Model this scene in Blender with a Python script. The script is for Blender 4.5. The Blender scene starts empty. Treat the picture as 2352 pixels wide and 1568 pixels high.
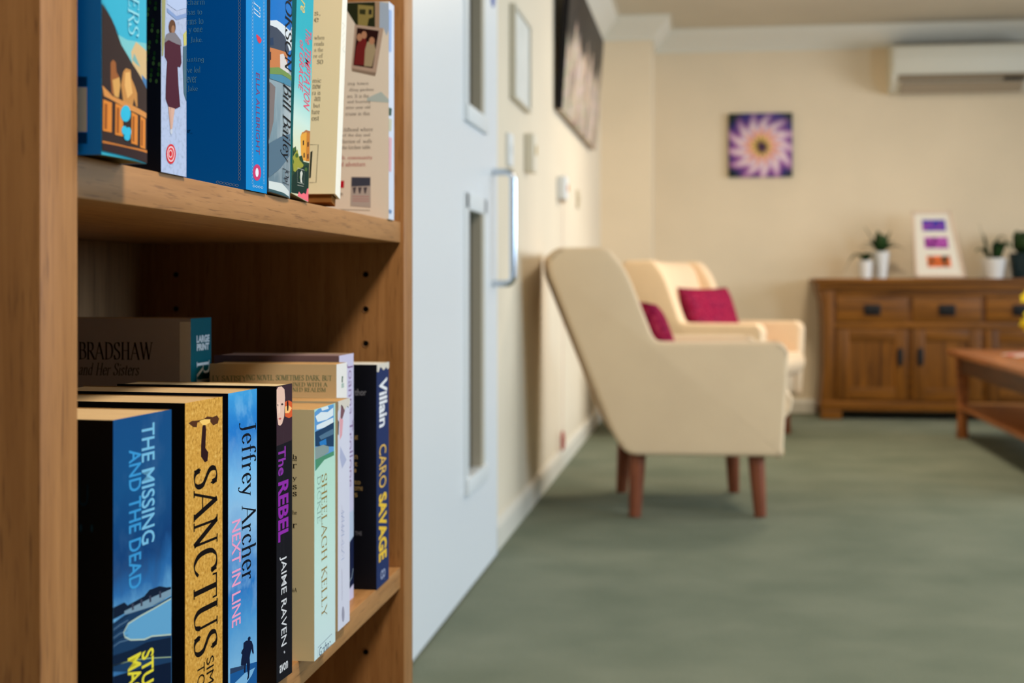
import bpy, bmesh, math, random
from mathutils import Vector, Matrix

# ------------------------------------------------------------------ camera
scene = bpy.context.scene
COL = scene.collection
YAW = math.atan(449 / 3266.7)
cam_d = bpy.data.cameras.new('camera')
cam = bpy.data.objects.new('camera', cam_d)
COL.objects.link(cam)
cam.location = (0, 0, .80)
cam.rotation_euler = (math.pi / 2, 0, YAW)
cam_d.lens = 50
cam_d.sensor_width = 36
cam_d.shift_y = -129 / 2352
cam_d.clip_start = .02
cam_d.dof.use_dof = True
cam_d.dof.focus_distance = 1.0
cam_d.dof.aperture_fstop = 9.0
scene.camera = cam

# ------------------------------------------------------------------ world, daylight, exposure
world = bpy.data.worlds.new('daylight')
scene.world = world
world.use_nodes = True
wb = world.node_tree.nodes['Background']
wb.inputs[0].default_value = (.62, .78, 1, 1)
wb.inputs[1].default_value = 1.6


def area(name, loc, direction, sx, sy, power, col):
    d = bpy.data.lights.new(name, 'AREA')
    d.shape = 'RECTANGLE'
    d.size, d.size_y = sx, sy
    d.energy = power
    d.color = col
    o = bpy.data.objects.new(name, d)
    COL.objects.link(o)
    o.location = loc
    o.rotation_euler = Vector(direction).to_track_quat('-Z', 'Y').to_euler()
    return o


# daylight entering through the two windows in the right-hand wall
area('window_daylight_near', (4.10, 2.6, 1.45), (-1, 0, -.12), 2.0, 1.2, 106, (.50, .75, 1))
wf = area('window_daylight_far', (4.10, 6.4, 1.45), (-1, 0, -.10), 2.6, 1.2, 70, (.84, .92, 1))
wf.data.spread = math.radians(112)      # beam narrowed by hand to keep direct light off the back wall
# ceiling lamps: x, y, watts, colour
LAMPS = [(.55, .62, 56, (1, .92, .82)), (1.6, 2.9, 34, (1, .82, .62)), (.85, 6.75, 42, (1, .86, .66))]

vs = scene.view_settings
vs.view_transform = 'Standard'
vs.look = 'None'
vs.gamma = 1
vs.use_curve_mapping = False
vs.exposure = -0.3


# ------------------------------------------------------------------ helpers
def lin(c):
    def f(v):
        v /= 255
        return v / 12.92 if v <= .04045 else ((v + .055) / 1.055) ** 2.4
    return (f(c[0]), f(c[1]), f(c[2]), 1)


class NT:
    def __init__(s, name, rough=.5, spec=.3):
        s.m = bpy.data.materials.new(name)
        s.m.use_nodes = True
        s.t = s.m.node_tree
        s.b = s.t.nodes['Principled BSDF']
        s.b.inputs['Roughness'].default_value = rough
        s.b.inputs['Specular IOR Level'].default_value = spec

    def n(s, typ, **k):
        o = s.t.nodes.new(typ)
        for a, v in k.items():
            setattr(o, a, v)
        return o

    def l(s, a, b):
        s.t.links.new(a, b)

    def coords(s, scale=(1, 1, 1), loc=(0, 0, 0)):
        tc = s.n('ShaderNodeTexCoord')
        mp = s.n('ShaderNodeMapping')
        mp.inputs['Scale'].default_value = scale
        mp.inputs['Location'].default_value = loc
        s.l(tc.outputs['Object'], mp.inputs[0])
        return mp.outputs[0]

    def noise(s, vec, scale, detail=3, rough=.5, dist=0):
        o = s.n('ShaderNodeTexNoise')
        o.inputs['Scale'].default_value = scale
        o.inputs['Detail'].default_value = detail
        o.inputs['Roughness'].default_value = rough
        o.inputs['Distortion'].default_value = dist
        s.l(vec, o.inputs['Vector'])
        return o.outputs['Fac']

    def ramp(s, fac, stops, interp='LINEAR'):
        r = s.n('ShaderNodeValToRGB')
        cr = r.color_ramp
        cr.interpolation = interp
        while len(cr.elements) < len(stops):
            cr.elements.new(.5)
        for e, (p, c) in zip(cr.elements, stops):
            e.position = p
            e.color = lin(c)
        s.l(fac, r.inputs[0])
        return r.outputs[0]

    def mix(s, fac, a, b, mode='MIX'):
        m = s.n('ShaderNodeMix', data_type='RGBA', blend_type=mode)
        if isinstance(fac, (int, float)):
            m.inputs[0].default_value = fac
        else:
            s.l(fac, m.inputs[0])
        for i, v in ((6, a), (7, b)):
            if isinstance(v, tuple):
                m.inputs[i].default_value = lin(v)
            else:
                s.l(v, m.inputs[i])
        return m.outputs[2]

    def axis(s, vec, i):
        x = s.n('ShaderNodeSeparateXYZ')
        s.l(vec, x.inputs[0])
        return x.outputs[i]

    def rng(s, v, a, b, c=0, d=1):
        m = s.n('ShaderNodeMapRange')
        for i, k in enumerate((a, b, c, d)):
            m.inputs[1 + i].default_value = k
        s.l(v, m.inputs[0])
        return m.outputs[0]

    def bump(s, h, strength=.2, dist=.001):
        o = s.n('ShaderNodeBump')
        o.inputs['Strength'].default_value = strength
        o.inputs['Distance'].default_value = dist
        s.l(h, o.inputs['Height'])
        s.l(o.outputs[0], s.b.inputs['Normal'])

    def base(s, c):
        if isinstance(c, tuple):
            s.b.inputs['Base Color'].default_value = lin(c)
        else:
            s.l(c, s.b.inputs['Base Color'])
        return s.m


_flat = {}


def flat(c, rough=.55, spec=.3, metal=0, var=.0):
    k = (tuple(c), rough, spec, metal, var)
    if k not in _flat:
        t = NT('paint_%d_%d_%d' % tuple(c), rough, spec)
        t.b.inputs['Metallic'].default_value = metal
        if var:
            f = t.noise(t.coords(), 14, 4)
            d = tuple(max(0, int(v * (1 - var))) for v in c)
            t.base(t.ramp(f, [(.35, d), (.65, tuple(c))]))
        else:
            t.base(tuple(c))
        _flat[k] = t.m
    return _flat[k]


def wood(name, dark, light, axis=2, scale=1.0, rough=.45, spec=.3):
    t = NT(name, rough, spec)
    sc = [60 * scale] * 3
    sc[axis] = 3.0 * scale
    v = t.coords(tuple(sc))
    f = t.noise(v, 1.0, 4, .55, .6)
    sc2 = [260 * scale] * 3
    sc2[axis] = 14 * scale
    g = t.noise(t.coords(tuple(sc2)), 1.0, 2)
    col = t.ramp(f, [(.3, dark), (.7, light)])
    pores = t.ramp(g, [(.28, tuple(int(k * .72) for k in dark)), (.42, (255, 255, 255))])
    col = t.mix(.45, col, pores, 'MULTIPLY')
    t.bump(g, .12, .0004)
    return t.base(col)


def tag(o, label=None, cat=None, group=None, kind=None):
    for k, v in (('label', label), ('category', cat), ('group', group), ('kind', kind)):
        if v:
            o[k] = v
    return o


def empty(name, loc, rz=0, label=None, cat=None, group=None, rx=0):
    o = bpy.data.objects.new(name, None)
    o.empty_display_size = .1
    COL.objects.link(o)
    o.location = loc
    o.rotation_euler = (rx, 0, rz)
    return tag(o, label, cat, group)


def from_bm(name, bm, mats, parent=None, smooth=False, loc=None):
    me = bpy.data.meshes.new(name)
    bm.normal_update()
    bm.to_mesh(me)
    bm.free()
    for m in (mats if isinstance(mats, (list, tuple)) else [mats]):
        me.materials.append(m)
    if smooth:
        for p in me.polygons:
            p.use_smooth = True
        if smooth != True:
            me.set_sharp_from_angle(angle=smooth)
    o = bpy.data.objects.new(name, me)
    COL.objects.link(o)
    if parent:
        o.parent = parent
    if loc:
        o.location = loc
    return o


def raw(name, verts, faces, mats, parent=None, smooth=False, idx=None):
    me = bpy.data.meshes.new(name)
    me.from_pydata(verts, [], faces)
    for m in (mats if isinstance(mats, (list, tuple)) else [mats]):
        me.materials.append(m)
    if idx:
        for p, i in zip(me.polygons, idx):
            p.material_index = i
    if smooth:
        for p in me.polygons:
            p.use_smooth = True
    o = bpy.data.objects.new(name, me)
    COL.objects.link(o)
    if parent:
        o.parent = parent
    return o


def bev(bm, w, seg=2):
    if w:
        bmesh.ops.bevel(bm, geom=bm.edges[:], offset=w, segments=seg, affect='EDGES', profile=.6)


def bm_box(bm, x0, x1, y0, y1, z0, z1):
    v = [bm.verts.new(p) for p in ((x0, y0, z0), (x1, y0, z0), (x1, y1, z0), (x0, y1, z0),
                                   (x0, y0, z1), (x1, y0, z1), (x1, y1, z1), (x0, y1, z1))]
    for f in ((3, 2, 1, 0), (4, 5, 6, 7), (0, 1, 5, 4), (1, 2, 6, 5), (2, 3, 7, 6), (3, 0, 4, 7)):
        bm.faces.new([v[i] for i in f])


def box(name, x0, x1, y0, y1, z0, z1, mat, parent=None, w=.0, seg=2):
    bm = bmesh.new()
    bm_box(bm, x0, x1, y0, y1, z0, z1)
    bev(bm, w, seg)
    return from_bm(name, bm, mat, parent, smooth=math.radians(35) if w else False)


def prism(name, pts, axis, a0, a1, mat, parent=None, w=0, seg=2):
    """extrude a 2-D outline along an axis ('x': pts are (y,z); 'y': (x,z); 'z': (x,y))"""
    bm = bmesh.new()
    def P(p, a):
        return {'x': (a, p[0], p[1]), 'y': (p[0], a, p[1]), 'z': (p[0], p[1], a)}[axis]
    lo = [bm.verts.new(P(p, a0)) for p in pts]
    hi = [bm.verts.new(P(p, a1)) for p in pts]
    n = len(pts)
    bm.faces.new(lo)
    bm.faces.new(hi[::-1])
    for i in range(n):
        bm.faces.new((lo[i], hi[i], hi[(i + 1) % n], lo[(i + 1) % n]))
    bmesh.ops.recalc_face_normals(bm, faces=bm.faces[:])
    if w:
        bev(bm, w, seg)
    return from_bm(name, bm, mat, parent, smooth=math.radians(38) if w else False)


def rounded(pts, r, n=5):
    out = []
    m = len(pts)
    for i in range(m):
        p = Vector(pts[i])
        a = Vector(pts[i - 1]) - p
        b = Vector(pts[(i + 1) % m]) - p
        rr = r[i] if isinstance(r, (list, tuple)) else r
        k = min(rr, a.length * .45, b.length * .45)
        A = p + a.normalized() * k
        B = p + b.normalized() * k
        for j in range(n + 1):
            t = j / n
            q = A * (1 - t) ** 2 + p * 2 * t * (1 - t) + B * t * t
            out.append((q.x, q.y))
    return out


def tube(name, pts, rad, mat, parent=None, seg=10, flat_y=1.0):
    pts = [Vector(p) for p in pts]
    rads = rad if isinstance(rad, (list, tuple)) else [rad] * len(pts)
    verts, faces = [], []
    up = Vector((0, 0, 1))
    prev = None
    for i, p in enumerate(pts):
        d = (pts[min(i + 1, len(pts) - 1)] - pts[max(i - 1, 0)]).normalized()
        if prev is None:
            ref = up if abs(d.z) < .9 else Vector((1, 0, 0))
            a = d.cross(ref).normalized()
        else:
            a = (prev - d * prev.dot(d)).normalized()
        prev = a
        b = d.cross(a)
        for j in range(seg):
            an = 2 * math.pi * j / seg
            verts.append(p + a * math.cos(an) * rads[i] + b * math.sin(an) * rads[i] * flat_y)
    for i in range(len(pts) - 1):
        for j in range(seg):
            k = (j + 1) % seg
            faces.append((i * seg + j, i * seg + k, (i + 1) * seg + k, (i + 1) * seg + j))
    faces.append(tuple(range(seg))[::-1])
    faces.append(tuple((len(pts) - 1) * seg + j for j in range(seg)))
    o = raw(name, [tuple(v) for v in verts], faces, mat, parent, smooth=True)
    o.data.set_sharp_from_angle(angle=math.radians(50))
    return o


def lathe(name, prof, center, mat, parent=None, seg=24):
    verts, faces = [], []
    for r, z in prof:
        for j in range(seg):
            a = 2 * math.pi * j / seg
            verts.append((center[0] + r * math.cos(a), center[1] + r * math.sin(a), center[2] + z))
    n = len(prof)
    for i in range(n - 1):
        for j in range(seg):
            k = (j + 1) % seg
            faces.append((i * seg + j, i * seg + k, (i + 1) * seg + k, (i + 1) * seg + j))
    faces.append(tuple(range(seg))[::-1])
    faces.append(tuple((n - 1) * seg + j for j in range(seg)))
    o = raw(name, verts, faces, mat, parent, smooth=True)
    o.data.set_sharp_from_angle(angle=math.radians(40))
    return o


def copy_tree(o, parent=None):
    c = o.copy()
    COL.objects.link(c)
    c.parent = parent
    for ch in list(o.children):
        copy_tree(ch, c)
    return c


def struct(o):
    o['kind'] = 'structure'
    return o


# ------------------------------------------------------------------ room materials
def wall_mat(name, c, amp=.03):
    t = NT(name, .75, .15)
    f = t.noise(t.coords(), 2.2, 3)
    g = t.noise(t.coords(), 220, 2)
    d = tuple(int(v * (1 - amp)) for v in c)
    t.bump(g, .06, .0006)
    return t.base(t.ramp(f, [(.3, d), (.7, c)]))


M_WALL = wall_mat('cream_wall_paint', (230, 216, 192))
M_WALL_W = wall_mat('cream_wall_light_in_tone', (242, 223, 193))  # same cream paint, lightened and warmed to carry the back wall's light
M_WALL_B = wall_mat('unseen_wall_darkened', (116, 100, 82))  # out-of-view walls, tone darkened to cut bounce light
M_CEIL = wall_mat('ceiling_paint', (216, 206, 186))
M_COVE = flat((232, 226, 210), .6, .2)
M_WHITE = flat((232, 234, 234), .4, .4)
M_SKIRT = flat((226, 220, 206), .4, .4)
M_CHROME = flat((206, 212, 220), .22, .5, 1.0)


def carpet():
    t = NT('green_carpet', .95, .05)
    f = t.noise(t.coords(), 420, 3, .7)
    g = t.noise(t.coords(), 3.2, 3)
    c = t.ramp(f, [(.3, (98, 104, 92)), (.7, (156, 160, 142))])
    d = t.ramp(g, [(.3, (222, 228, 222)), (.7, (255, 255, 250))])
    t.bump(f, .6, .004)
    return t.base(t.mix(1.0, c, d, 'MULTIPLY'))


M_CARPET = carpet()
M_BEECH = wood('beech_veneer', (146, 98, 52), (166, 116, 67), 2, 2.4)
M_BEECH_H = wood('beech_veneer_horizontal', (156, 108, 60), (176, 126, 75), 1, 2.4)
M_OAK = wood('rustic_oak', (90, 52, 10), (148, 92, 24), 0, .5, .4)
M_OAK_V = wood('rustic_oak_upright', (84, 48, 9), (140, 86, 22), 2, .5, .4)
M_TABLE = wood('table_oak', (120, 66, 30), (176, 108, 56), 1, .5, .35)
M_BLACK = flat((22, 20, 20), .5, .3)


def fabric(name, c, amp=.02):
    t = NT(name, .85, .15)
    f = t.noise(t.coords(), 500, 2)
    g = t.noise(t.coords(), 6, 3)
    t.bump(f, .25, .001)
    d = tuple(int(v * (1 - amp)) for v in c)
    t.b.inputs['Sheen Weight'].default_value = .15
    return t.base(t.ramp(g, [(.3, d), (.7, c)]))


M_CREAM = fabric('cream_upholstery', (242, 212, 174))
M_LEG = wood('chair_leg_beech', (112, 58, 36), (150, 84, 54), 2, 1.2)

# ------------------------------------------------------------------ room shell
XL, XR, YB, YF, ZC = -.640, 4.2, -2.2, 9.1, 2.41
DY0, DY1, DZ = 2.86, 4.17, 2.05          # doorway
struct(box('floor', -2.0, XR + .2, YB - .2, YF + .2, -.10, 0, M_CARPET))
struct(box('ceiling', -2.0, XR + .2, YB - .2, YF + .2, ZC, ZC + .1, M_CEIL))
wl = struct(box('wall_left', XL - .12, XL, YB, DY0, 0, ZC, M_WALL))
box('wall_section', XL - .12, XL, DY1, YF, 0, ZC, M_WALL, wl)
box('wall_section', XL - .12, XL, DY0, DY1, DZ, ZC, M_WALL, wl)
struct(box('wall_back', XL - .12, XR + .12, YF, YF + .12, 0, ZC, M_WALL_W))
struct(box('wall_corner_boxing', XL, -.335, 8.6, YF, 0, ZC, M_WALL_W))
struct(box('wall_corridor', -2.0, -1.9, 1.5, 6, 0, ZC, flat((120, 116, 104), .8, .1)))
# right wall with two windows
WIN = [(1.6, 3.6), (5.1, 7.7)]
WZ0, WZ1 = .85, 2.05
wr = struct(box('wall_right', XR, XR + .12, YB, YF, 0, WZ0, M_WALL_B))
box('wall_section', XR, XR + .12, YB, YF, WZ1, ZC, M_WALL_B, wr)
for a, b_ in ((YB, WIN[0][0]), (WIN[0][1], WIN[1][0]), (WIN[1][1], YF)):
    box('wall_section', XR, XR + .12, a, b_, WZ0, WZ1, M_WALL_B, wr)
struct(box('wall_near', XL - .12, XR + .12, YB - .12, YB, 0, ZC, M_WALL_B))


def glass_mat():
    t = NT('window_glass', .02, .5)
    t.b.inputs['Transmission Weight'].default_value = 1
    t.b.inputs['IOR'].default_value = 1.05
    return t.base((245, 248, 250))


M_GLASS = glass_mat()


def window(n, x0, x1, y0, y1):
    o = empty('window_%d' % n, ((x0 + x1) / 2, (y0 + y1) / 2, WZ0))
    struct(o)
    along_y = (y1 - y0) > (x1 - x0)
    L = (y1 - y0) if along_y else (x1 - x0)
    hx = .03
    def bar(name, a0, a1, z0, z1, m, w=.004, t=hx):
        if along_y:
            return box(name, -t, t, a0 - L / 2, a1 - L / 2, z0, z1, m, o, w)
        return box(name, a0 - L / 2, a1 - L / 2, -t, t, z0, z1, m, o, w)
    hh = WZ1 - WZ0
    bar('frame_rail', 0, L, 0, .06, M_WHITE)
    bar('frame_rail', 0, L, hh - .06, hh, M_WHITE)
    for a in (0, L / 2 - .03, L - .06):
        bar('frame_stile', a, a + .06, .06, hh - .06, M_WHITE)
    for a in (.06, L / 2 + .03):
        bar('pane', a, a + L / 2 - .09, .06, hh - .06, M_GLASS, 0, .004)
    bar('window_sill', -.05, L + .05, -.03, 0, M_WHITE, .004, .09)


for i, (a, b_) in enumerate(WIN):
    window(i + 1, XR, XR + .12, a, b_)


def ogee(sx, sz):
    """coving profile: offset from wall, drop from ceiling"""
    return [(0, 0), (0, -.135), (.012, -.135), (.014, -.115), (.03, -.10), (.055, -.07), (.085, -.04), (.10, -.022), (.105, -.012), (.118, -.012), (.118, 0)]


def cove(name, path, normals):
    """mitred coving swept round the room; each path corner has the inward directions of its two walls"""
    prof = ogee(1, 1)
    n = len(prof)
    v, f = [], []
    for (x, y), (nx, ny) in zip(path, normals):
        v += [(x + nx * p, y + ny * p, ZC + q) for p, q in prof]
    for i in range(len(path) - 1):
        for j in range(n - 1):
            f.append((i * n + j, i * n + j + 1, (i + 1) * n + j + 1, (i + 1) * n + j))
    return struct(raw(name, v, f, M_COVE))


cove('trim_1', [(XL, YB), (XL, 8.6), (-.335, 8.6), (-.335, YF), (XR, YF), (XR, YB), (XL, YB)],
     [(1, 1), (1, -1), (1, -1), (1, -1), (-1, -1), (-1, 1), (1, 1)])


def skirt(name, axis, at, a0, a1, sgn):
    pts = [(at, 0), (at + sgn * .016, 0), (at + sgn * .016, .066), (at + sgn * .010, .080), (at + sgn * .004, .088), (at, .088)]
    return struct(prism(name, pts, axis, a0, a1, M_SKIRT))


skirt('baseboard_left', 'y', XL, DY1 + .07, 8.6, 1)
skirt('baseboard_boxing', 'x', 8.6, XL, -.335 + .016, -1)
skirt('baseboard_boxing_side', 'y', -.335, 8.6, YF, 1)
skirt('baseboard_back', 'x', YF, -.335, XR, -1)
skirt('baseboard_right', 'y', XR, YB, YF, -1)

# ------------------------------------------------------------------ white fire door with two vision panels
door = struct(empty('door_1', (-.617, DY0, 0)))
M_DOOR = flat((226, 230, 234), .38, .4)
dx0, dx1 = -.046, 0.0
VP = (3.63 - DY0, 3.90 - DY0)
VZ = [(.300, 1.000), (1.262, 1.88)]
box('door_leaf', dx0, dx1, .004, VP[0], .006, DZ - .004, M_DOOR, door)
box('door_leaf', dx0, dx1, VP[1], DY1 - DY0 - .004, .006, DZ - .004, M_DOOR, door)
for a, b_ in ((.006, VZ[0][0]), (VZ[0][1], VZ[1][0]), (VZ[1][1], DZ - .004)):
    box('door_leaf', dx0, dx1, VP[0], VP[1], a, b_, M_DOOR, door)
M_DGLASS = flat((24, 34, 35), .15, .25)
M_BEAD = flat((224, 228, 230), .4, .4)
M_BEADIN = flat((186, 178, 160), .5, .3)
for za, zb in VZ:
    box('pane', -.030, -.024, VP[0], VP[1], za, zb, M_DGLASS, door)
    f = box('glazing_bead', -.024, .006, VP[0] - .045, VP[0] + .004, za - .04, zb + .04, M_BEAD, door, .003)
    box('glazing_bead', -.024, .006, VP[1] - .004, VP[1] + .03, za - .04, zb + .04, M_BEAD, door, .003)
    box('glazing_bead', -.024, .012, VP[0] - .04, VP[1] + .03, za - .04, za + .004, M_BEAD, door, .003)
    box('glazing_bead', -.024, .006, VP[0] - .04, VP[1] + .03, zb - .004, zb + .04, M_BEAD, door, .003)
    box('rebate_strip', -.024, -.010, VP[0] + .004, VP[0] + .03, za, zb, M_BEADIN, door)
    box('rebate_strip', -.024, .004, VP[1] - .05, VP[1] - .004, za, zb, M_BEADIN, door)
hy = 4.075 - DY0
h0, h1, pr = .805, 1.128, .060
pts = [(0, hy, h0)]
for k in range(7):
    a = math.pi / 2 * k / 6
    pts.append((pr - .02 + .02 * math.sin(a), hy, h0 + .02 - .02 * math.cos(a)))
for k in range(7):
    a = math.pi / 2 * k / 6
    pts.append((pr - .02 + .02 * math.cos(a), hy, h1 - .02 + .02 * math.sin(a)))
pts.append((0, hy, h1))
tag(tube('pull_handle', pts, .0105, M_CHROME, door, 14), 'chrome D-shaped pull handle')
box('door_frame', -.10, -.010, DY1 - DY0, DY1 - DY0 + .07, 0, DZ + .06, M_WHITE, door, .003)
box('door_frame', -.10, -.010, -.07, 0, 0, DZ + .06, M_WHITE, door, .003)
box('door_frame', -.10, -.010, 0, DY1 - DY0, DZ, DZ + .06, M_WHITE, door, .003)
sg = lathe('fire_door_sign', [(.042, 0), (.042, .0015), (.0405, .002)], (0, 0, 0), flat((20, 84, 176), .35, .4), None, 32)
sg.location = (-.617, 4.075, 1.648)
sg.rotation_euler = (0, math.pi / 2, 0)
tag(sg, 'small round blue sign on the white door above the handle', 'sign')

# ------------------------------------------------------------------ bookcase
BX0, BX1 = -.6195, -.320
BY0, BY1 = .6512, 1.5293
PI0, PI1 = .6926, 1.4841
bc = empty('bookcase', (-.47, 1.09, 0), 0, 'beech veneer bookcase with adjustable shelves full of books', 'bookcase')
ox, oy = -.47, 1.09
def bbox(name, x0, x1, y0, y1, z0, z1, m, w=.0012, par=bc):
    return box(name, x0 - ox, x1 - ox, y0 - oy, y1 - oy, z0, z1, m, par, w)
TOPZ = 1.225
pn = bbox('side_panel', BX0, BX1, BY0, PI0, 0, TOPZ, M_BEECH)
pf = bbox('side_panel', BX0, BX1, PI1, BY1, 0, TOPZ, M_BEECH)
bbox('back_panel', BX0, -.6135, PI0, PI1, .06, TOPZ, wood('back_board', (120, 84, 52), (150, 108, 70), 2), 0)
bbox('top_panel', BX0, BX1 - .003, PI0, PI1, TOPZ - .022, TOPZ, M_BEECH_H)
for z in (.5003, .8675):
    bbox('shelf', -.6135, BX1 - .0035, PI0 + .0008, PI1 - .0008, z - .0222, z, M_BEECH_H)
bbox('shelf', -.6135, BX1 - .003, PI0, PI1, .075, .097, M_BEECH_H)
bbox('plinth', BX1 - .03, BX1 - .012, PI0, PI1, 0, .075, M_BEECH_H)
M_HOLE_SHADE = flat((14, 9, 6), .9, .05)  # near-black disc on the panel face paints the shade inside each hole
hole_me = None
for x in (-.3617, -.5733):
    for z in (.8116, .7744, .7377, .7010, .4084, .3716):
        verts, faces = [], []
        n = 14
        for r, y in ((.0042, -.0004), (.0036, -.0007), (.0029, .0)):
            for j in range(n):
                a = 2 * math.pi * j / n
                verts.append((r * math.cos(a), y, r * math.sin(a)))
        for i in range(2):
            for j in range(n):
                k = (j + 1) % n
                faces.append((i * n + j, i * n + k, (i + 1) * n + k, (i + 1) * n + j))
        verts += [(.0029 * math.cos(2 * math.pi * j / n), -.0003, .0029 * math.sin(2 * math.pi * j / n)) for j in range(n)]
        faces.append(tuple(range(3 * n, 4 * n)))
        if hole_me is None:
            o = raw('pin_hole', verts, faces, [M_BEECH, M_HOLE_SHADE], pf, idx=[0] * (2 * n) + [1])
            hole_me = o.data
        else:
            o = bpy.data.objects.new('pin_hole', hole_me)
            COL.objects.link(o)
            o.parent = pf
        o.location = (x - ox, PI1 - oy, z)

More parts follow.
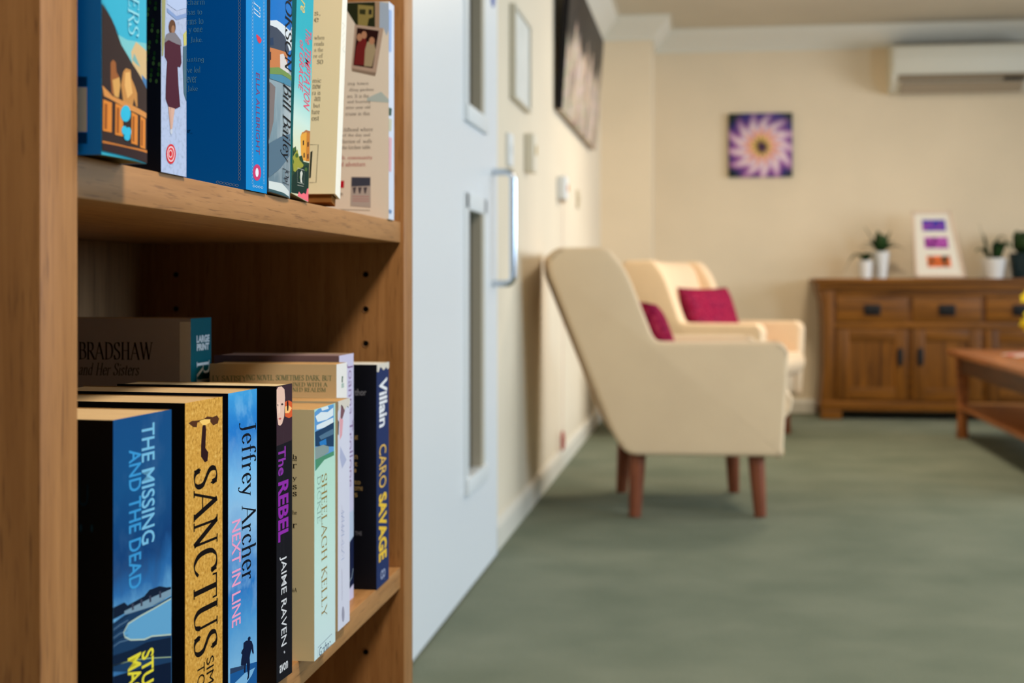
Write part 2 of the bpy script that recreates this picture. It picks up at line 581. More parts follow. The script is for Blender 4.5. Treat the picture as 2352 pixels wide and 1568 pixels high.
# ------------------------------------------------------------------ lettering
# a broad-nib serif alphabet: glyph = (advance, [strokes]); stroke = 'kind', points, weight; S entries are serifs (x, y, half width)
G = {
 'A': (.74, [('l', [(.05, 0), (.36, 1)], .55), ('l', [(.34, 1), (.67, 0)], 1), ('l', [(.15, .36), (.55, .36)], .9), ('s', .05, 0, .09), ('s', .67, 0, .1)]),
 'B': (.62, [('l', [(.15, 0), (.15, 1)], 1), ('c', [(.1, .97), (.36, .97), (.5, .86), (.5, .64), (.36, .54), (.15, .53)], 1), ('c', [(.15, .53), (.42, .52), (.57, .38), (.56, .14), (.4, .03), (.1, .03)], 1), ('s', .12, 0, .09), ('s', .12, 1, .09)]),
 'C': (.70, [('c', [(.62, .74), (.58, .90), (.44, .98), (.26, .96), (.11, .78), (.07, .5), (.12, .2), (.28, .03), (.46, .03), (.63, .18)], 1), ('l', [(.62, .72), (.63, .98)], .35)]),
 'D': (.72, [('l', [(.15, 0), (.15, 1)], 1), ('c', [(.1, .97), (.34, .97), (.56, .84), (.65, .5), (.56, .16), (.34, .03), (.1, .03)], 1), ('s', .12, 0, .09), ('s', .12, 1, .09)]),
 'E': (.58, [('l', [(.15, 0), (.15, 1)], 1), ('l', [(.1, .97), (.5, .97)], 1), ('l', [(.15, .52), (.42, .52)], 1), ('l', [(.1, .03), (.53, .03)], 1), ('l', [(.5, 1), (.5, .84)], .35), ('l', [(.42, .6), (.42, .43)], .35), ('l', [(.53, 0), (.54, .18)], .35), ('s', .12, 0, .09), ('s', .12, 1, .09)]),
 'F': (.54, [('l', [(.15, 0), (.15, 1)], 1), ('l', [(.1, .97), (.5, .97)], 1), ('l', [(.15, .52), (.42, .52)], 1), ('l', [(.5, 1), (.5, .84)], .35), ('s', .15, 0, .12), ('s', .12, 1, .09)]),
 'G': (.76, [('c', [(.63, .76), (.58, .91), (.44, .98), (.26, .96), (.11, .78), (.07, .5), (.12, .2), (.28, .03), (.46, .02), (.63, .1)], 1), ('l', [(.63, .05), (.63, .42)], .9), ('s', .61, .42, .11), ('l', [(.63, .74), (.64, .98)], .35)]),
 'H': (.76, [('l', [(.15, 0), (.15, 1)], 1), ('l', [(.61, 0), (.61, 1)], 1), ('l', [(.15, .52), (.61, .52)], .9), ('s', .15, 0, .12), ('s', .15, 1, .12), ('s', .61, 0, .12), ('s', .61, 1, .12)]),
 'I': (.34, [('l', [(.17, 0), (.17, 1)], 1), ('s', .17, 0, .13), ('s', .17, 1, .13)]),
 'J': (.44, [('l', [(.28, 1), (.28, .16)], 1), ('c', [(.28, .2), (.27, -.02), (.18, -.17), (.02, -.2)], .8), ('s', .28, 1, .14), ('d', .03, -.17, .05)]),
 'K': (.70, [('l', [(.15, 0), (.15, 1)], 1), ('l', [(.58, .98), (.17, .48)], .5), ('l', [(.26, .58), (.64, .02)], 1), ('s', .15, 0, .12), ('s', .15, 1, .12), ('s', .58, 1, .11), ('s', .63, 0, .12)]),
 'L': (.56, [('l', [(.15, 0), (.15, 1)], 1), ('l', [(.1, .03), (.52, .03)], 1), ('l', [(.52, 0), (.53, .2)], .35), ('s', .15, 1, .12), ('s', .12, 0, .09)]),
 'M': (.90, [('l', [(.13, 0), (.13, 1)], .5), ('l', [(.14, 1), (.44, .05)], 1), ('l', [(.44, .05), (.75, 1)], .5), ('l', [(.76, 0), (.76, 1)], 1), ('s', .13, 0, .11), ('s', .76, 0, .12), ('s', .1, 1, .09), ('s', .78, 1, .09)]),
 'N': (.78, [('l', [(.14, 0), (.14, 1)], .5), ('l', [(.12, 1), (.63, .0)], 1.05), ('l', [(.63, .0), (.63, 1)], .5), ('s', .14, 0, .11), ('s', .09, 1, .09), ('s', .63, 1, .11)]),
 'O': (.78, [('c', [(.39, .98), (.2, .94), (.08, .72), (.07, .5), (.09, .26), (.22, .05), (.39, .02), (.57, .05), (.69, .27), (.71, .5), (.69, .74), (.57, .94), (.38, .98)], 1)]),
 'P': (.60, [('l', [(.15, 0), (.15, 1)], 1), ('c', [(.1, .97), (.38, .97), (.54, .84), (.54, .6), (.38, .46), (.15, .46)], 1), ('s', .15, 0, .12), ('s', .12, 1, .09)]),
 'R': (.68, [('l', [(.15, 0), (.15, 1)], 1), ('c', [(.1, .97), (.38, .97), (.52, .86), (.52, .62), (.38, .5), (.15, .5)], 1), ('l', [(.33, .5), (.64, .02)], 1), ('s', .15, 0, .12), ('s', .12, 1, .09), ('s', .64, .0, .07)]),
 'S': (.56, [('c', [(.46, .78), (.42, .93), (.28, .985), (.13, .92), (.085, .76), (.16, .62), (.32, .5), (.46, .37), (.48, .18), (.38, .04), (.22, .015), (.1, .08), (.06, .24)], 1), ('l', [(.465, .72), (.47, .99)], .3), ('l', [(.055, .28), (.05, .0)], .3)]),
 'T': (.66, [('l', [(.33, 0), (.33, .98)], 1), ('l', [(.03, .97), (.63, .97)], 1), ('l', [(.03, 1), (.025, .8)], .35), ('l', [(.63, 1), (.635, .8)], .35), ('s', .33, 0, .13)]),
 'U': (.74, [('c', [(.14, 1), (.14, .6), (.15, .22), (.26, .05), (.4, .02), (.53, .08), (.6, .26)], 1), ('l', [(.6, .2), (.6, 1)], .5), ('s', .14, 1, .12), ('s', .6, 1, .11)]),
 'V': (.72, [('l', [(.07, 1), (.37, 0)], 1), ('l', [(.37, 0), (.66, 1)], .5), ('s', .07, 1, .1), ('s', .66, 1, .09)]),
 'W': (1.02, [('l', [(.07, 1), (.31, 0)], 1), ('l', [(.31, 0), (.52, 1)], .5), ('l', [(.49, 1), (.72, 0)], 1), ('l', [(.72, 0), (.95, 1)], .5), ('s', .07, 1, .1), ('s', .5, 1, .09), ('s', .95, 1, .09)]),
 'Y': (.68, [('l', [(.06, 1), (.34, .48)], 1), ('l', [(.34, .48), (.62, 1)], .5), ('l', [(.34, .5), (.34, 0)], 1), ('s', .06, 1, .1), ('s', .62, 1, .09), ('s', .34, 0, .12)]),
 'a': (.46, [('c', [(.08, .5), (.14, .6), (.26, .62), (.33, .55), (.34, .4), (.34, .1), (.37, .03), (.44, .05)], .9), ('c', [(.34, .38), (.18, .34), (.07, .22), (.08, .08), (.17, .02), (.27, .06), (.34, .15)], .85)]),
 'b': (.52, [('l', [(.12, 0), (.12, 1)], .9), ('c', [(.12, .48), (.22, .61), (.36, .59), (.45, .42), (.44, .2), (.34, .04), (.22, .02), (.12, .1)], .95), ('s', .09, 1, .05)]),
 'c': (.44, [('c', [(.38, .5), (.32, .6), (.2, .62), (.09, .48), (.07, .3), (.11, .12), (.22, .02), (.32, .04), (.4, .14)], .95), ('d', .36, .5, .045)]),
 'd': (.54, [('l', [(.4, 0), (.4, 1)], .9), ('c', [(.4, .5), (.3, .61), (.17, .58), (.07, .4), (.08, .18), (.17, .03), (.29, .03), (.4, .14)], .95), ('s', .37, 1, .05), ('s', .44, 0, .05)]),
 'e': (.46, [('c', [(.08, .34), (.39, .36), (.38, .5), (.31, .6), (.2, .62), (.1, .5), (.07, .3), (.12, .1), (.23, .01), (.33, .04), (.41, .15)], .95)]),
 'f': (.34, [('c', [(.4, .92), (.34, .99), (.25, .98), (.18, .86), (.17, .7)], .9), ('l', [(.17, .75), (.17, 0)], .9), ('l', [(.04, .6), (.33, .6)], .8), ('s', .17, 0, .1), ('d', .38, .92, .04)]),
 'g': (.5, [('c', [(.38, .5), (.28, .61), (.15, .57), (.08, .4), (.11, .18), (.22, .08), (.34, .16), (.39, .3)], .9), ('c', [(.4, .6), (.4, .1), (.39, -.14), (.28, -.27), (.12, -.25), (.06, -.16)], .9)]),
 'h': (.56, [('l', [(.12, 0), (.12, 1)], .9), ('c', [(.12, .44), (.22, .58), (.34, .61), (.42, .5), (.42, .3), (.42, 0)], .9), ('s', .12, 0, .1), ('s', .42, 0, .1), ('s', .09, 1, .05)]),
 'i': (.26, [('l', [(.13, 0), (.13, .6)], .9), ('s', .13, 0, .1), ('s', .1, .6, .05), ('d', .13, .85, .065)]),
 'k': (.54, [('l', [(.12, 0), (.12, 1)], .9), ('l', [(.42, .58), (.14, .28)], .5), ('l', [(.22, .36), (.47, .02)], .95), ('s', .12, 0, .1), ('s', .47, 0, .08), ('s', .41, .6, .08)]),
 'l': (.26, [('l', [(.13, 0), (.13, 1)], .9), ('s', .13, 0, .1), ('s', .1, 1, .05)]),
 'm': (.82, [('l', [(.12, 0), (.12, .6)], .9), ('c', [(.12, .44), (.22, .58), (.32, .61), (.4, .5), (.4, 0)], .9), ('c', [(.4, .44), (.5, .58), (.6, .61), (.68, .5), (.68, 0)], .9), ('s', .12, 0, .09), ('s', .4, 0, .09), ('s', .68, 0, .09)]),
 'n': (.56, [('l', [(.12, 0), (.12, .6)], .9), ('c', [(.12, .44), (.22, .58), (.34, .61), (.42, .5), (.42, .3), (.42, 0)], .9), ('s', .12, 0, .1), ('s', .42, 0, .1), ('s', .09, .6, .05)]),
 'o': (.52, [('c', [(.26, .62), (.13, .58), (.07, .42), (.07, .22), (.14, .05), (.26, .015), (.38, .05), (.45, .22), (.45, .42), (.38, .58), (.25, .62)], .95)]),
 'p': (.54, [('l', [(.12, -.28), (.12, .6)], .9), ('c', [(.12, .46), (.22, .61), (.36, .58), (.45, .4), (.44, .18), (.34, .03), (.22, .03), (.12, .12)], .95), ('s', .12, -.28, .1), ('s', .09, .6, .05)]),
 'r': (.40, [('l', [(.12, 0), (.12, .6)], .9), ('c', [(.12, .42), (.2, .56), (.3, .61), (.37, .56)], .8), ('s', .12, 0, .1), ('s', .09, .6, .05), ('d', .35, .55, .045)]),
 's': (.40, [('c', [(.32, .48), (.28, .59), (.17, .62), (.08, .53), (.1, .42), (.2, .33), (.31, .24), (.32, .1), (.22, .01), (.1, .04), (.06, .16)], .9)]),
 't': (.34, [('c', [(.15, .82), (.15, .4), (.16, .12), (.22, .03), (.32, .07)], .9), ('l', [(.03, .6), (.3, .6)], .8)]),
 'u': (.56, [('c', [(.12, .6), (.12, .3), (.14, .08), (.24, .02), (.34, .08), (.42, .2)], .9), ('l', [(.42, 0), (.42, .6)], .9), ('s', .09, .6, .05), ('s', .46, 0, .05)]),
 'v': (.48, [('l', [(.05, .6), (.25, 0)], .95), ('l', [(.25, 0), (.44, .6)], .5), ('s', .06, .6, .08), ('s', .43, .6, .07)]),
 'w': (.72, [('l', [(.05, .6), (.2, 0)], .95), ('l', [(.2, 0), (.35, .6)], .5), ('l', [(.34, .6), (.5, 0)], .95), ('l', [(.5, 0), (.66, .6)], .5), ('s', .06, .6, .08), ('s', .65, .6, .07)]),
 'y': (.50, [('l', [(.06, .6), (.27, .02)], .95), ('c', [(.45, .6), (.27, .02), (.2, -.18), (.12, -.26), (.03, -.24)], .6), ('s', .07, .6, .09), ('s', .44, .6, .08), ('d', .05, -.22, .045)]),
 '.': (.22, [('d', .1, .05, .06)]), ',': (.22, [('d', .1, .05, .055), ('l', [(.11, .05), (.06, -.12)], .5)]), '-': (.36, [('l', [(.06, .3), (.3, .3)], 1.2)]), '_': (.4, [('l', [(0, 0), (.4, 0)], 1)]),
 '6': (.5, [('c', [(.4, .95), (.2, .8), (.08, .4), (.12, .1), (.26, .02), (.4, .12), (.42, .34), (.3, .5), (.14, .42)], .9)]),
}


def catmull(p, n=6):
    out = []
    for i in range(len(p) - 1):
        a = p[max(i - 1, 0)]
        b, c = p[i], p[i + 1]
        d = p[min(i + 2, len(p) - 1)]
        for k in range(n):
            t = k / n
            out.append(tuple(.5 * (2 * b[j] + (c[j] - a[j]) * t + (2 * a[j] - 5 * b[j] + 4 * c[j] - d[j]) * t * t + (3 * b[j] - a[j] - 3 * c[j] + d[j]) * t ** 3) for j in (0, 1)))
    out.append(p[-1])
    return out


def ribbon(pts, wfun, verts, faces):
    base = len(verts)
    for i, p in enumerate(pts):
        a, b = pts[max(i - 1, 0)], pts[min(i + 1, len(pts) - 1)]
        dx, dy = b[0] - a[0], b[1] - a[1]
        L = math.hypot(dx, dy) or 1
        w = wfun(dx / L, dy / L) / 2
        nx, ny = -dy / L, dx / L
        verts.append((p[0] + nx * w, p[1] + ny * w))
        verts.append((p[0] - nx * w, p[1] - ny * w))
    for i in range(len(pts) - 1):
        k = base + 2 * i
        faces.append((k, k + 1, k + 3, k + 2))


def serif_text(s, weight):
    TH, th = .135 * weight, .045 * max(.8, min(weight, 1))
    pen = math.radians(14)
    verts, faces = [], []
    x = 0
    for ch in s:
        if ch == ' ':
            x += .34
            continue
        if ch not in G:
            x += .4
            continue
        adv, strokes = G[ch]
        for st in strokes:
            if st[0] == 's':
                ribbon([(x + st[1] - st[3], st[2]), (x + st[1] + st[3], st[2])], lambda a, b: th, verts, faces)
            elif st[0] == 'd':
                r = st[3] * max(.8, weight)
                k = len(verts)
                for j in range(10):
                    verts.append((x + st[1] + r * math.cos(j * math.pi / 5), st[2] + r * math.sin(j * math.pi / 5)))
                faces.append(tuple(range(k, k + 10)))
            else:
                p = [(x + a, b) for a, b in st[1]]
                if st[0] == 'l':
                    p = [(p[0][0] + (p[1][0] - p[0][0]) * k / 6, p[0][1] + (p[1][1] - p[0][1]) * k / 6) for k in range(7)]
                if st[0] == 'c':
                    p = catmull(p)
                f = st[2]
                ribbon(p, lambda a, b: max(th, TH * f * abs(b * math.cos(pen) - a * math.sin(pen)) ** .8), verts, faces)
        x += adv + .03
    return verts, faces


def sans_text(s, w):
    cu = bpy.data.curves.new('lettering', 'FONT')
    cu.body = s
    cu.resolution_u = 3
    cu.offset = w
    o = bpy.data.objects.new('lettering', cu)
    COL.objects.link(o)
    dg = bpy.context.evaluated_depsgraph_get()
    me = o.evaluated_get(dg).to_mesh()
    v = [(p.co.x, p.co.y) for p in me.vertices]
    f = [tuple(p.vertices) for p in me.polygons]
    o.evaluated_get(dg).to_mesh_clear()
    bpy.data.objects.remove(o)
    bpy.data.curves.remove(cu)
    return v, f


# ------------------------------------------------------------------ books
BOOKS = [
 dict(key='B1', name='paperback_book', label='thick paperback with a stormy blue bay on its spine and yellow author name', h=0.2275, d=0.135, kind='paper', rnd=0, spine='bay', cover=(10, 11, 14), zones=[187.3, 136.6, 114.8, 79.1], loc=[-0.315, 0.7248, 0.5003], rot=[-0.0, -0.0873], t=0.0685, prints=[
  ('P','S',[(0.1,127.31),(12.28,127.49),(15.76,125.04),(22.1,125.36),(35.09,126.01),(41.0,128.25),(53.08,127.86),(62.38,125.23),(67.9,124.45),(67.9,119.75),(48.51,118.2),(12.28,121.41),(0.1,120.99)],(16,30,52),1),
  ('P','S',[(12.28,122.76),(29.27,123.11),(47.0,123.33),(67.9,123.22),(67.9,119.6),(48.51,118.56),(32.17,118.46),(12.28,120.86)],(120,150,172),2),
  ('P','S',[(20.68,121.22),(22.95,121.2),(22.67,124.89),(20.4,124.91)],(60,66,86),3),
  ('P','S',[(30.71,121.17),(33.04,121.14),(32.75,124.88),(30.42,124.9)],(60,66,86),4),
  ('P','S',[(41.0,121.11),(43.39,121.08),(43.09,124.87),(40.7,124.89)],(60,66,86),5),
  ('P','S',[(53.08,121.04),(55.54,121.01),(55.23,124.86),(52.78,124.87)],(60,66,86),6),
  ('P','S',[(0.1,119.0),(12.28,120.59),(48.51,117.85),(67.9,119.02),(67.9,74.9),(0.1,93.07)],(26,58,94),7),
  ('L','S',[(-0.67,117.67),(6.77,118.62),(16.46,119.65)],0.5,(12,28,50),7),
  ('L','S',[(-0.67,115.41),(6.77,116.33),(16.46,116.93)],0.5,(88,120,150),7),
  ('L','S',[(-0.67,113.15),(6.77,114.05),(16.46,114.21)],0.5,(12,28,50),7),
  ('L','S',[(-0.67,110.89),(6.77,111.77),(16.46,111.5)],0.5,(88,120,150),7),
  ('L','S',[(-0.67,108.63),(6.77,109.49),(16.46,108.78)],0.5,(12,28,50),7),
  ('L','S',[(-0.67,106.37),(6.77,107.2),(16.46,106.06)],0.5,(88,120,150),7),
  ('P','S',[(10.89,111.26),(16.46,114.89),(29.27,115.93),(48.51,116.44),(67.9,117.58),(67.9,96.96),(42.49,101.84),(35.09,101.81),(17.86,105.72),(12.56,108.63)],(96,160,204),8),
  ('L','S',[(67.9,117.58),(48.51,116.65),(29.27,115.93),(16.46,114.89),(11.17,111.19),(12.97,108.39),(19.27,105.38),(35.09,101.81),(43.99,101.48),(67.9,96.74)],0.9,(176,196,186),8),
  ('L','S',[(-0.67,96.39),(20.68,93.9),(42.49,89.49),(67.9,83.58)],0.7,(140,160,130),8),
  ('P','S',[(0.1,101.71),(20.68,99.7),(38.04,99.56),(67.9,95.15),(67.9,84.3),(41.0,90.43),(17.86,94.28),(0.1,95.73)],(14,32,58),9),
  ('P','S',[(0.1,90.41),(20.68,88.09),(67.9,80.68),(67.9,1.11),(0.1,18.59)],(10,26,52),10),
  ('T', 'S', 'THE MISSING', [31.81, 47.38, 154.57, 222.12], (118, 186, 224), 'sans', 'down', 0.014, 0, 11),
  ('T', 'S', 'AND THE DEAD', [17.3, 31.3, 132.54, 209.39], (58, 150, 212), 'sans', 'down', 0.014, 0, 12),
  ('T', 'S', 'STUART', [31.81, 46.32, 53.9, 95.23], (226, 214, 60), 'sans', 'down', 0.02, 0, 13),
  ('T', 'S', 'MACBRIDE', [15.83, 31.3, 44.15, 95.98], (226, 214, 60), 'sans', 'down', 0.02, 0, 14),
  ('T', 'C', 'U', [-20.54, -14.61, 180.99, 192.7], (24, 44, 58), 'sans', 'across', 0, 0, 15),
  ('T', 'C', '. .', [-19.76, -11.78, 167.02, 171.46], (30, 60, 78), 'sans', 'across', 0, 0, 16),
 ]),
 dict(key='B2', name='paperback_book', label='gold stone-textured paperback with large black serif spine title', h=0.2272, d=0.135, kind='paper', rnd=0, spine='gold', cover=(12, 12, 16), loc=[-0.318, 0.8383, 0.5003], rot=[-0.0, -0.0873], t=0.0547, prints=[
  ('P','S',[(4.74,214.53),(9.53,215.6),(18.21,215.02),(27.05,215.21),(31.54,216.35),(39.72,215.15),(46.19,215.75),(49.37,213.33),(47.5,210.49),(40.64,209.81),(36.07,212.59),(27.05,213.97),(17.33,213.8),(16.46,210.98),(11.25,211.64)],(82,48,30),1),
  ('P','S',[(19.96,214.48),(27.05,214.98),(36.07,214.15),(36.07,212.2),(28.84,210.94),(25.27,211.28)],(244,200,110),2),
  ('P','S',[(25.62,211.48),(29.2,211.14),(29.92,208.12),(28.84,196.6),(33.16,193.39),(32.08,188.07),(28.12,187.54),(22.43,191.93),(22.61,198.84),(24.38,210.21)],(44,22,26),3),
  ('T', 'S', 'SANCTUS', [11.56, 47.36, 66.33, 185.09], (20, 14, 14), 'serif', 'down', 1.05, 0, 4),
  ('T', 'S', 'SIMON', [30.39, 41.42, 25.68, 62.68], (24, 16, 12), 'sans', 'down', 0, 0, 5),
  ('T', 'S', 'TOYNE', [17.13, 27.83, 26.89, 61.43], (24, 16, 12), 'sans', 'down', 0, 0, 6),
 ]),
 dict(key='B3', name='paperback_book', label='sky blue thriller paperback with pink title and running man silhouette on spine', h=0.2267, d=0.135, kind='paper', rnd=0, spine='skyblue', cover=(12, 16, 34), zones=[199.0, 151.0, 90.9, 60.8, 33.8], loc=[-0.32, 0.9234, 0.5003], rot=[-0.0, -0.0873], t=0.0488, prints=[
  ('P','S',[(3.27,38.46),(27.85,36.66),(48.69,33.68),(48.69,17.78),(48.69,0.3),(3.27,0.3)],(24,86,150),1),
  ('P','S',[(3.27,40.76),(16.35,38.49),(29.79,36.55),(27.85,34.31),(3.27,36.93)],(40,62,96),2),
  ('P','S',[(10.7,28.93),(27.85,31.17),(45.59,30.45),(39.61,26.46),(23.98,21.25)],(120,176,220),3),
  ('P','S',[(32.71,53.93),(34.67,54.8),(37.23,54.03),(37.63,52.51),(36.25,51.73),(39.61,50.28),(41.99,46.91),(43.19,41.44),(41.99,40.31),(40.0,43.03),(38.81,45.32),(37.63,42.84),(36.05,39.67),(36.64,35.17),(35.66,29.88),(34.87,26.14),(32.52,25.04),(31.34,25.83),(32.91,28.25),(31.34,33.39),(30.95,37.43),(29.01,35.58),(28.62,31.36),(26.3,31.74),(25.91,33.25),(27.07,36.71),(20.92,38.08),(21.68,42.17),(23.22,45.06),(21.3,46.56),(22.45,47.83),(25.14,48.95),(25.53,52.54),(29.79,53.07),(32.91,52.54)],(14,26,58),4),
  ('T', 'S', 'Jeffrey Archer', [16.47, 47.24, 94.69, 205.22], (18, 20, 30), 'serif', 'down', 0.85, 0, 5),
  ('T', 'S', 'NEXT IN LINE', [6.03, 20.49, 67.2, 139.45], (236, 158, 198), 'sans', 'down', 0.012, 0, 6),
 ]),
 dict(key='B4', name='paperback_book', label='black thriller paperback with purple title and a pale face on spine', h=0.2238, d=0.13, kind='paper', rnd=0, spine='plain', scol=(20, 20, 28), cover=(10, 10, 13), pages=1, loc=[-0.321, 1.0351, 0.5003], rot=[-0.0, -0.0698], t=0.0331, prints=[
  ('P','S',[(0.1,223.5),(32.97,223.5),(32.97,180.09),(0.1,178.72)],(58,40,50),1),
  ('P','S',[(0.17,221.2),(3.6,223.05),(10.51,222.99),(16.34,220.47),(17.75,214.0),(16.81,207.29),(15.87,199.75),(11.67,194.64),(7.04,193.4),(3.6,194.57),(1.54,200.2),(0.17,208.68)],(226,188,172),2),
  ('P','S',[(1.31,209.84),(4.29,210.18),(6.12,209.02),(3.6,208.39)],(70,50,50),3),
  ('P','S',[(8.89,209.8),(12.14,210.21),(14.47,209.01),(11.21,208.27)],(60,44,46),4),
  ('P','S',[(3.6,210.91),(6.12,211.54),(7.51,204.7),(5.2,202.55),(3.83,203.77)],(240,206,190),5),
  ('P','S',[(3.6,199.01),(7.04,199.7),(10.28,198.9),(7.51,197.81)],(190,90,90),6),
  ('P','S',[(17.28,210.65),(25.79,211.24),(32.51,209.42),(32.97,198.2),(25.79,197.57),(17.75,199.58)],(214,92,50),7),
  ('P','S',[(17.75,207.21),(25.79,207.4),(32.51,204.7),(25.79,201.42),(17.75,202.12)],(250,190,120),8),
  ('P','S',[(21.52,210.31),(24.36,211.36),(25.32,206.58),(24.36,203.25),(21.99,203.45)],(30,20,24),9),
  ('L','S',[(7.04,189.62),(7.27,157.66),(7.51,126.69),(7.74,73.51),(7.97,31.42)],0.12,(64,66,80),9),
  ('L','S',[(14.47,188.88),(14.7,156.7),(14.93,125.52),(15.17,71.99),(15.4,29.6)],0.12,(70,72,86),9),
  ('L','S',[(25.79,187.74),(26.03,155.23),(26.27,123.74),(26.51,69.65),(26.75,26.84)],0.12,(48,50,62),9),
  ('T', 'S', 'The', [3.57, 19.05, 155.53, 177.02], (136, 52, 160), 'sans', 'down', 0.02, 0, 10),
  ('T', 'S', 'REBEL', [3.57, 24.61, 105.45, 150.86], (140, 44, 164), 'sans', 'down', 0.03, 0, 11),
  ('T', 'S', 'JAIME RAVEN', [6.27, 20.9, 25.34, 93.93], (214, 216, 222), 'sans', 'down', 0.004, 0, 12),
  ('T', 'S', 'avon', [6.27, 23.68, 6.09, 12.06], (214, 216, 222), 'sans', 'across', 0.02, 0, 13),
  ('P','S',[(17.76,19.64),(17.68,19.35),(17.47,19.12),(17.15,18.99),(16.74,18.95),(16.28,19.01),(15.83,19.18),(15.42,19.42),(15.1,19.73),(14.89,20.06),(14.82,20.38),(14.89,20.67),(15.1,20.9),(15.42,21.03),(15.83,21.07),(16.28,21.01),(16.74,20.84),(17.15,20.6),(17.47,20.3),(17.68,19.97)],(170,172,180),14),
 ]),
 dict(key='B5', name='paperback_book', label='cream worn paperback with harbour painting and faded gilt lettering on mint spine', h=0.2005, d=0.126, kind='paper', rnd=0, spine='mint', cover=(240, 222, 176), pages=2, zones=[146.6, 105.6, -1.3], loc=[-0.3105, 1.1018, 0.5003], rot=[-0.0, 0.0], t=0.0643, prints=[
  ('P','S',[(0.58,198.27),(11.36,200.2),(29.78,200.2),(59.45,200.2),(59.8,157.15),(29.78,157.07),(2.52,151.51)],(92,150,206),1),
  ('P','S',[(3.17,194.93),(19.66,197.03),(40.08,195.23),(57.66,197.4),(57.66,190.89),(36.63,189.14),(9.71,189.87)],(214,226,234),2),
  ('P','S',[(6.43,187.51),(26.39,188.28),(57.66,189.03),(57.66,183.45),(29.78,183.42),(6.43,183.95)],(214,226,234),3),
  ('P','S',[(19.66,200.2),(40.08,200.2),(43.56,197.68),(23.02,197.64)],(214,226,234),4),
  ('P','S',[(1.87,182.63),(23.02,183.18),(59.8,185.1),(59.8,164.61),(26.39,168.35),(2.52,171.03)],(30,62,96),5),
  ('P','S',[(13.01,177.92),(36.63,179.08),(57.66,179.73),(58.37,175.0),(19.66,174.51)],(78,112,140),6),
  ('P','S',[(14.67,173.26),(34.91,173.79),(36.63,168.58),(16.33,170.38)],(40,120,190),7),
  ('P','S',[(1.87,170.22),(26.39,169.71),(43.56,166.43),(43.56,161.83),(19.66,160.1),(2.52,160.38)],(132,150,150),8),
  ('P','S',[(2.52,160.38),(29.78,160.71),(59.8,160.88),(59.8,157.15),(29.78,157.07),(3.17,151.43)],(76,140,110),9),
  ('T', 'S', 'SHEELAGH KELLY', [21.31, 37.99, 28.38, 145.88], (150, 124, 62), 'serif', 'down', 0.8, 0, 10),
  ('T', 'S', 'DICKIE', [8.95, 18.69, 108.26, 146.2], (140, 170, 160), 'serif', 'down', 0.6, 0, 11),
  ('L','S',[(10.24,-0.06),(10.24,8.34),(53.06,9.16),(53.06,0.44),(10.24,-0.06)],0.35,(70,90,120),11),
  ('T', 'S', 'Grafton', [14.12, 48.91, -0.17, 6.96], (70, 90, 120), 'sans', 'across', 0, 0, 12),
  ('T', 'C', 'h', [-17.89, -14.31, 161.29, 164.77], (60, 52, 44), 'serif', 'across', 0.9, 0, 13),
  ('T', 'C', 'nd', [-17.89, -14.31, 159.55, 163.03], (60, 52, 44), 'serif', 'across', 0.9, 0, 14),
  ('T', 'C', 'r', [-17.89, -14.31, 153.64, 157.12], (60, 52, 44), 'serif', 'across', 0.9, 0, 15),
  ('T', 'C', 'y', [-17.89, -14.31, 143.21, 146.69], (60, 52, 44), 'serif', 'across', 0.9, 0, 16),
  ('T', 'C', 's', [-17.89, -14.31, 136.95, 140.43], (60, 52, 44), 'serif', 'across', 0.9, 0, 17),
  ('T', 'C', 's', [-17.89, -14.31, 131.39, 134.86], (60, 52, 44), 'serif', 'across', 0.9, 0, 18),
  ('T', 'C', 'he', [-17.89, -14.31, 116.78, 120.26], (60, 52, 44), 'serif', 'across', 0.9, 0, 19),
  ('T', 'C', 'r', [-17.89, -14.31, 106.0, 109.48], (60, 52, 44), 'serif', 'across', 0.9, 0, 20),
  ('T', 'C', '6A', [-17.89, -14.31, 54.88, 58.36], (60, 52, 44), 'serif', 'across', 0.9, 0, 21),
 ]),
 dict(key='B6', name='paperback_book', label='thin white paperback with torn spine top and blue script', h=0.199, d=0.122, kind='paper', rnd=0, spine='plain', scol=(206, 208, 226), cover=(196, 180, 150), torn=1, pages=2, loc=[-0.317, 1.1992, 0.5003], rot=[-0.0, 0.0], t=0.0408, prints=[
  ('P','S',[(11.33,197.83),(22.06,198.42),(23.61,188.99),(14.37,182.02),(8.29,184.52)],(120,84,92),1),
  ('P','S',[(5.27,184.8),(18.21,181.66),(14.37,168.4),(6.78,165.33)],(216,160,170),2),
  ('P','S',[(0.1,183.36),(3.77,181.08),(2.27,169.67),(0.1,170.94)],(36,40,56),3),
  ('P','S',[(8.29,159.36),(29.85,145.13),(14.37,139.22),(6.78,149.86)],(170,176,206),4),
  ('L','S',[(13.91,102.67),(21.74,100.19),(11.52,100.57),(19.02,98.13),(11.52,98.1),(21.74,95.21),(13.91,95.23),(21.74,92.71),(11.52,93.15)],0.35,(44,104,176),4),
  ('L','S',[(13.91,90.47),(21.74,87.92),(11.52,88.4),(19.02,85.89),(11.52,85.92),(21.74,82.93),(13.91,83.04),(21.74,80.44),(11.52,80.98)],0.35,(44,104,176),4),
  ('L','S',[(13.91,76.75),(21.74,73.16),(11.52,72.8),(19.02,69.24),(11.52,68.43),(21.74,64.34),(13.91,63.6),(21.74,59.93),(11.52,59.68)],0.35,(44,104,176),4),
  ('L','S',[(13.58,107.29),(14.36,87.33),(13.58,65.65)],0.3,(150,110,140),4),
  ('L','S',[(13.58,51.77),(14.36,37.73),(14.36,23.84)],0.5,(110,96,130),4),
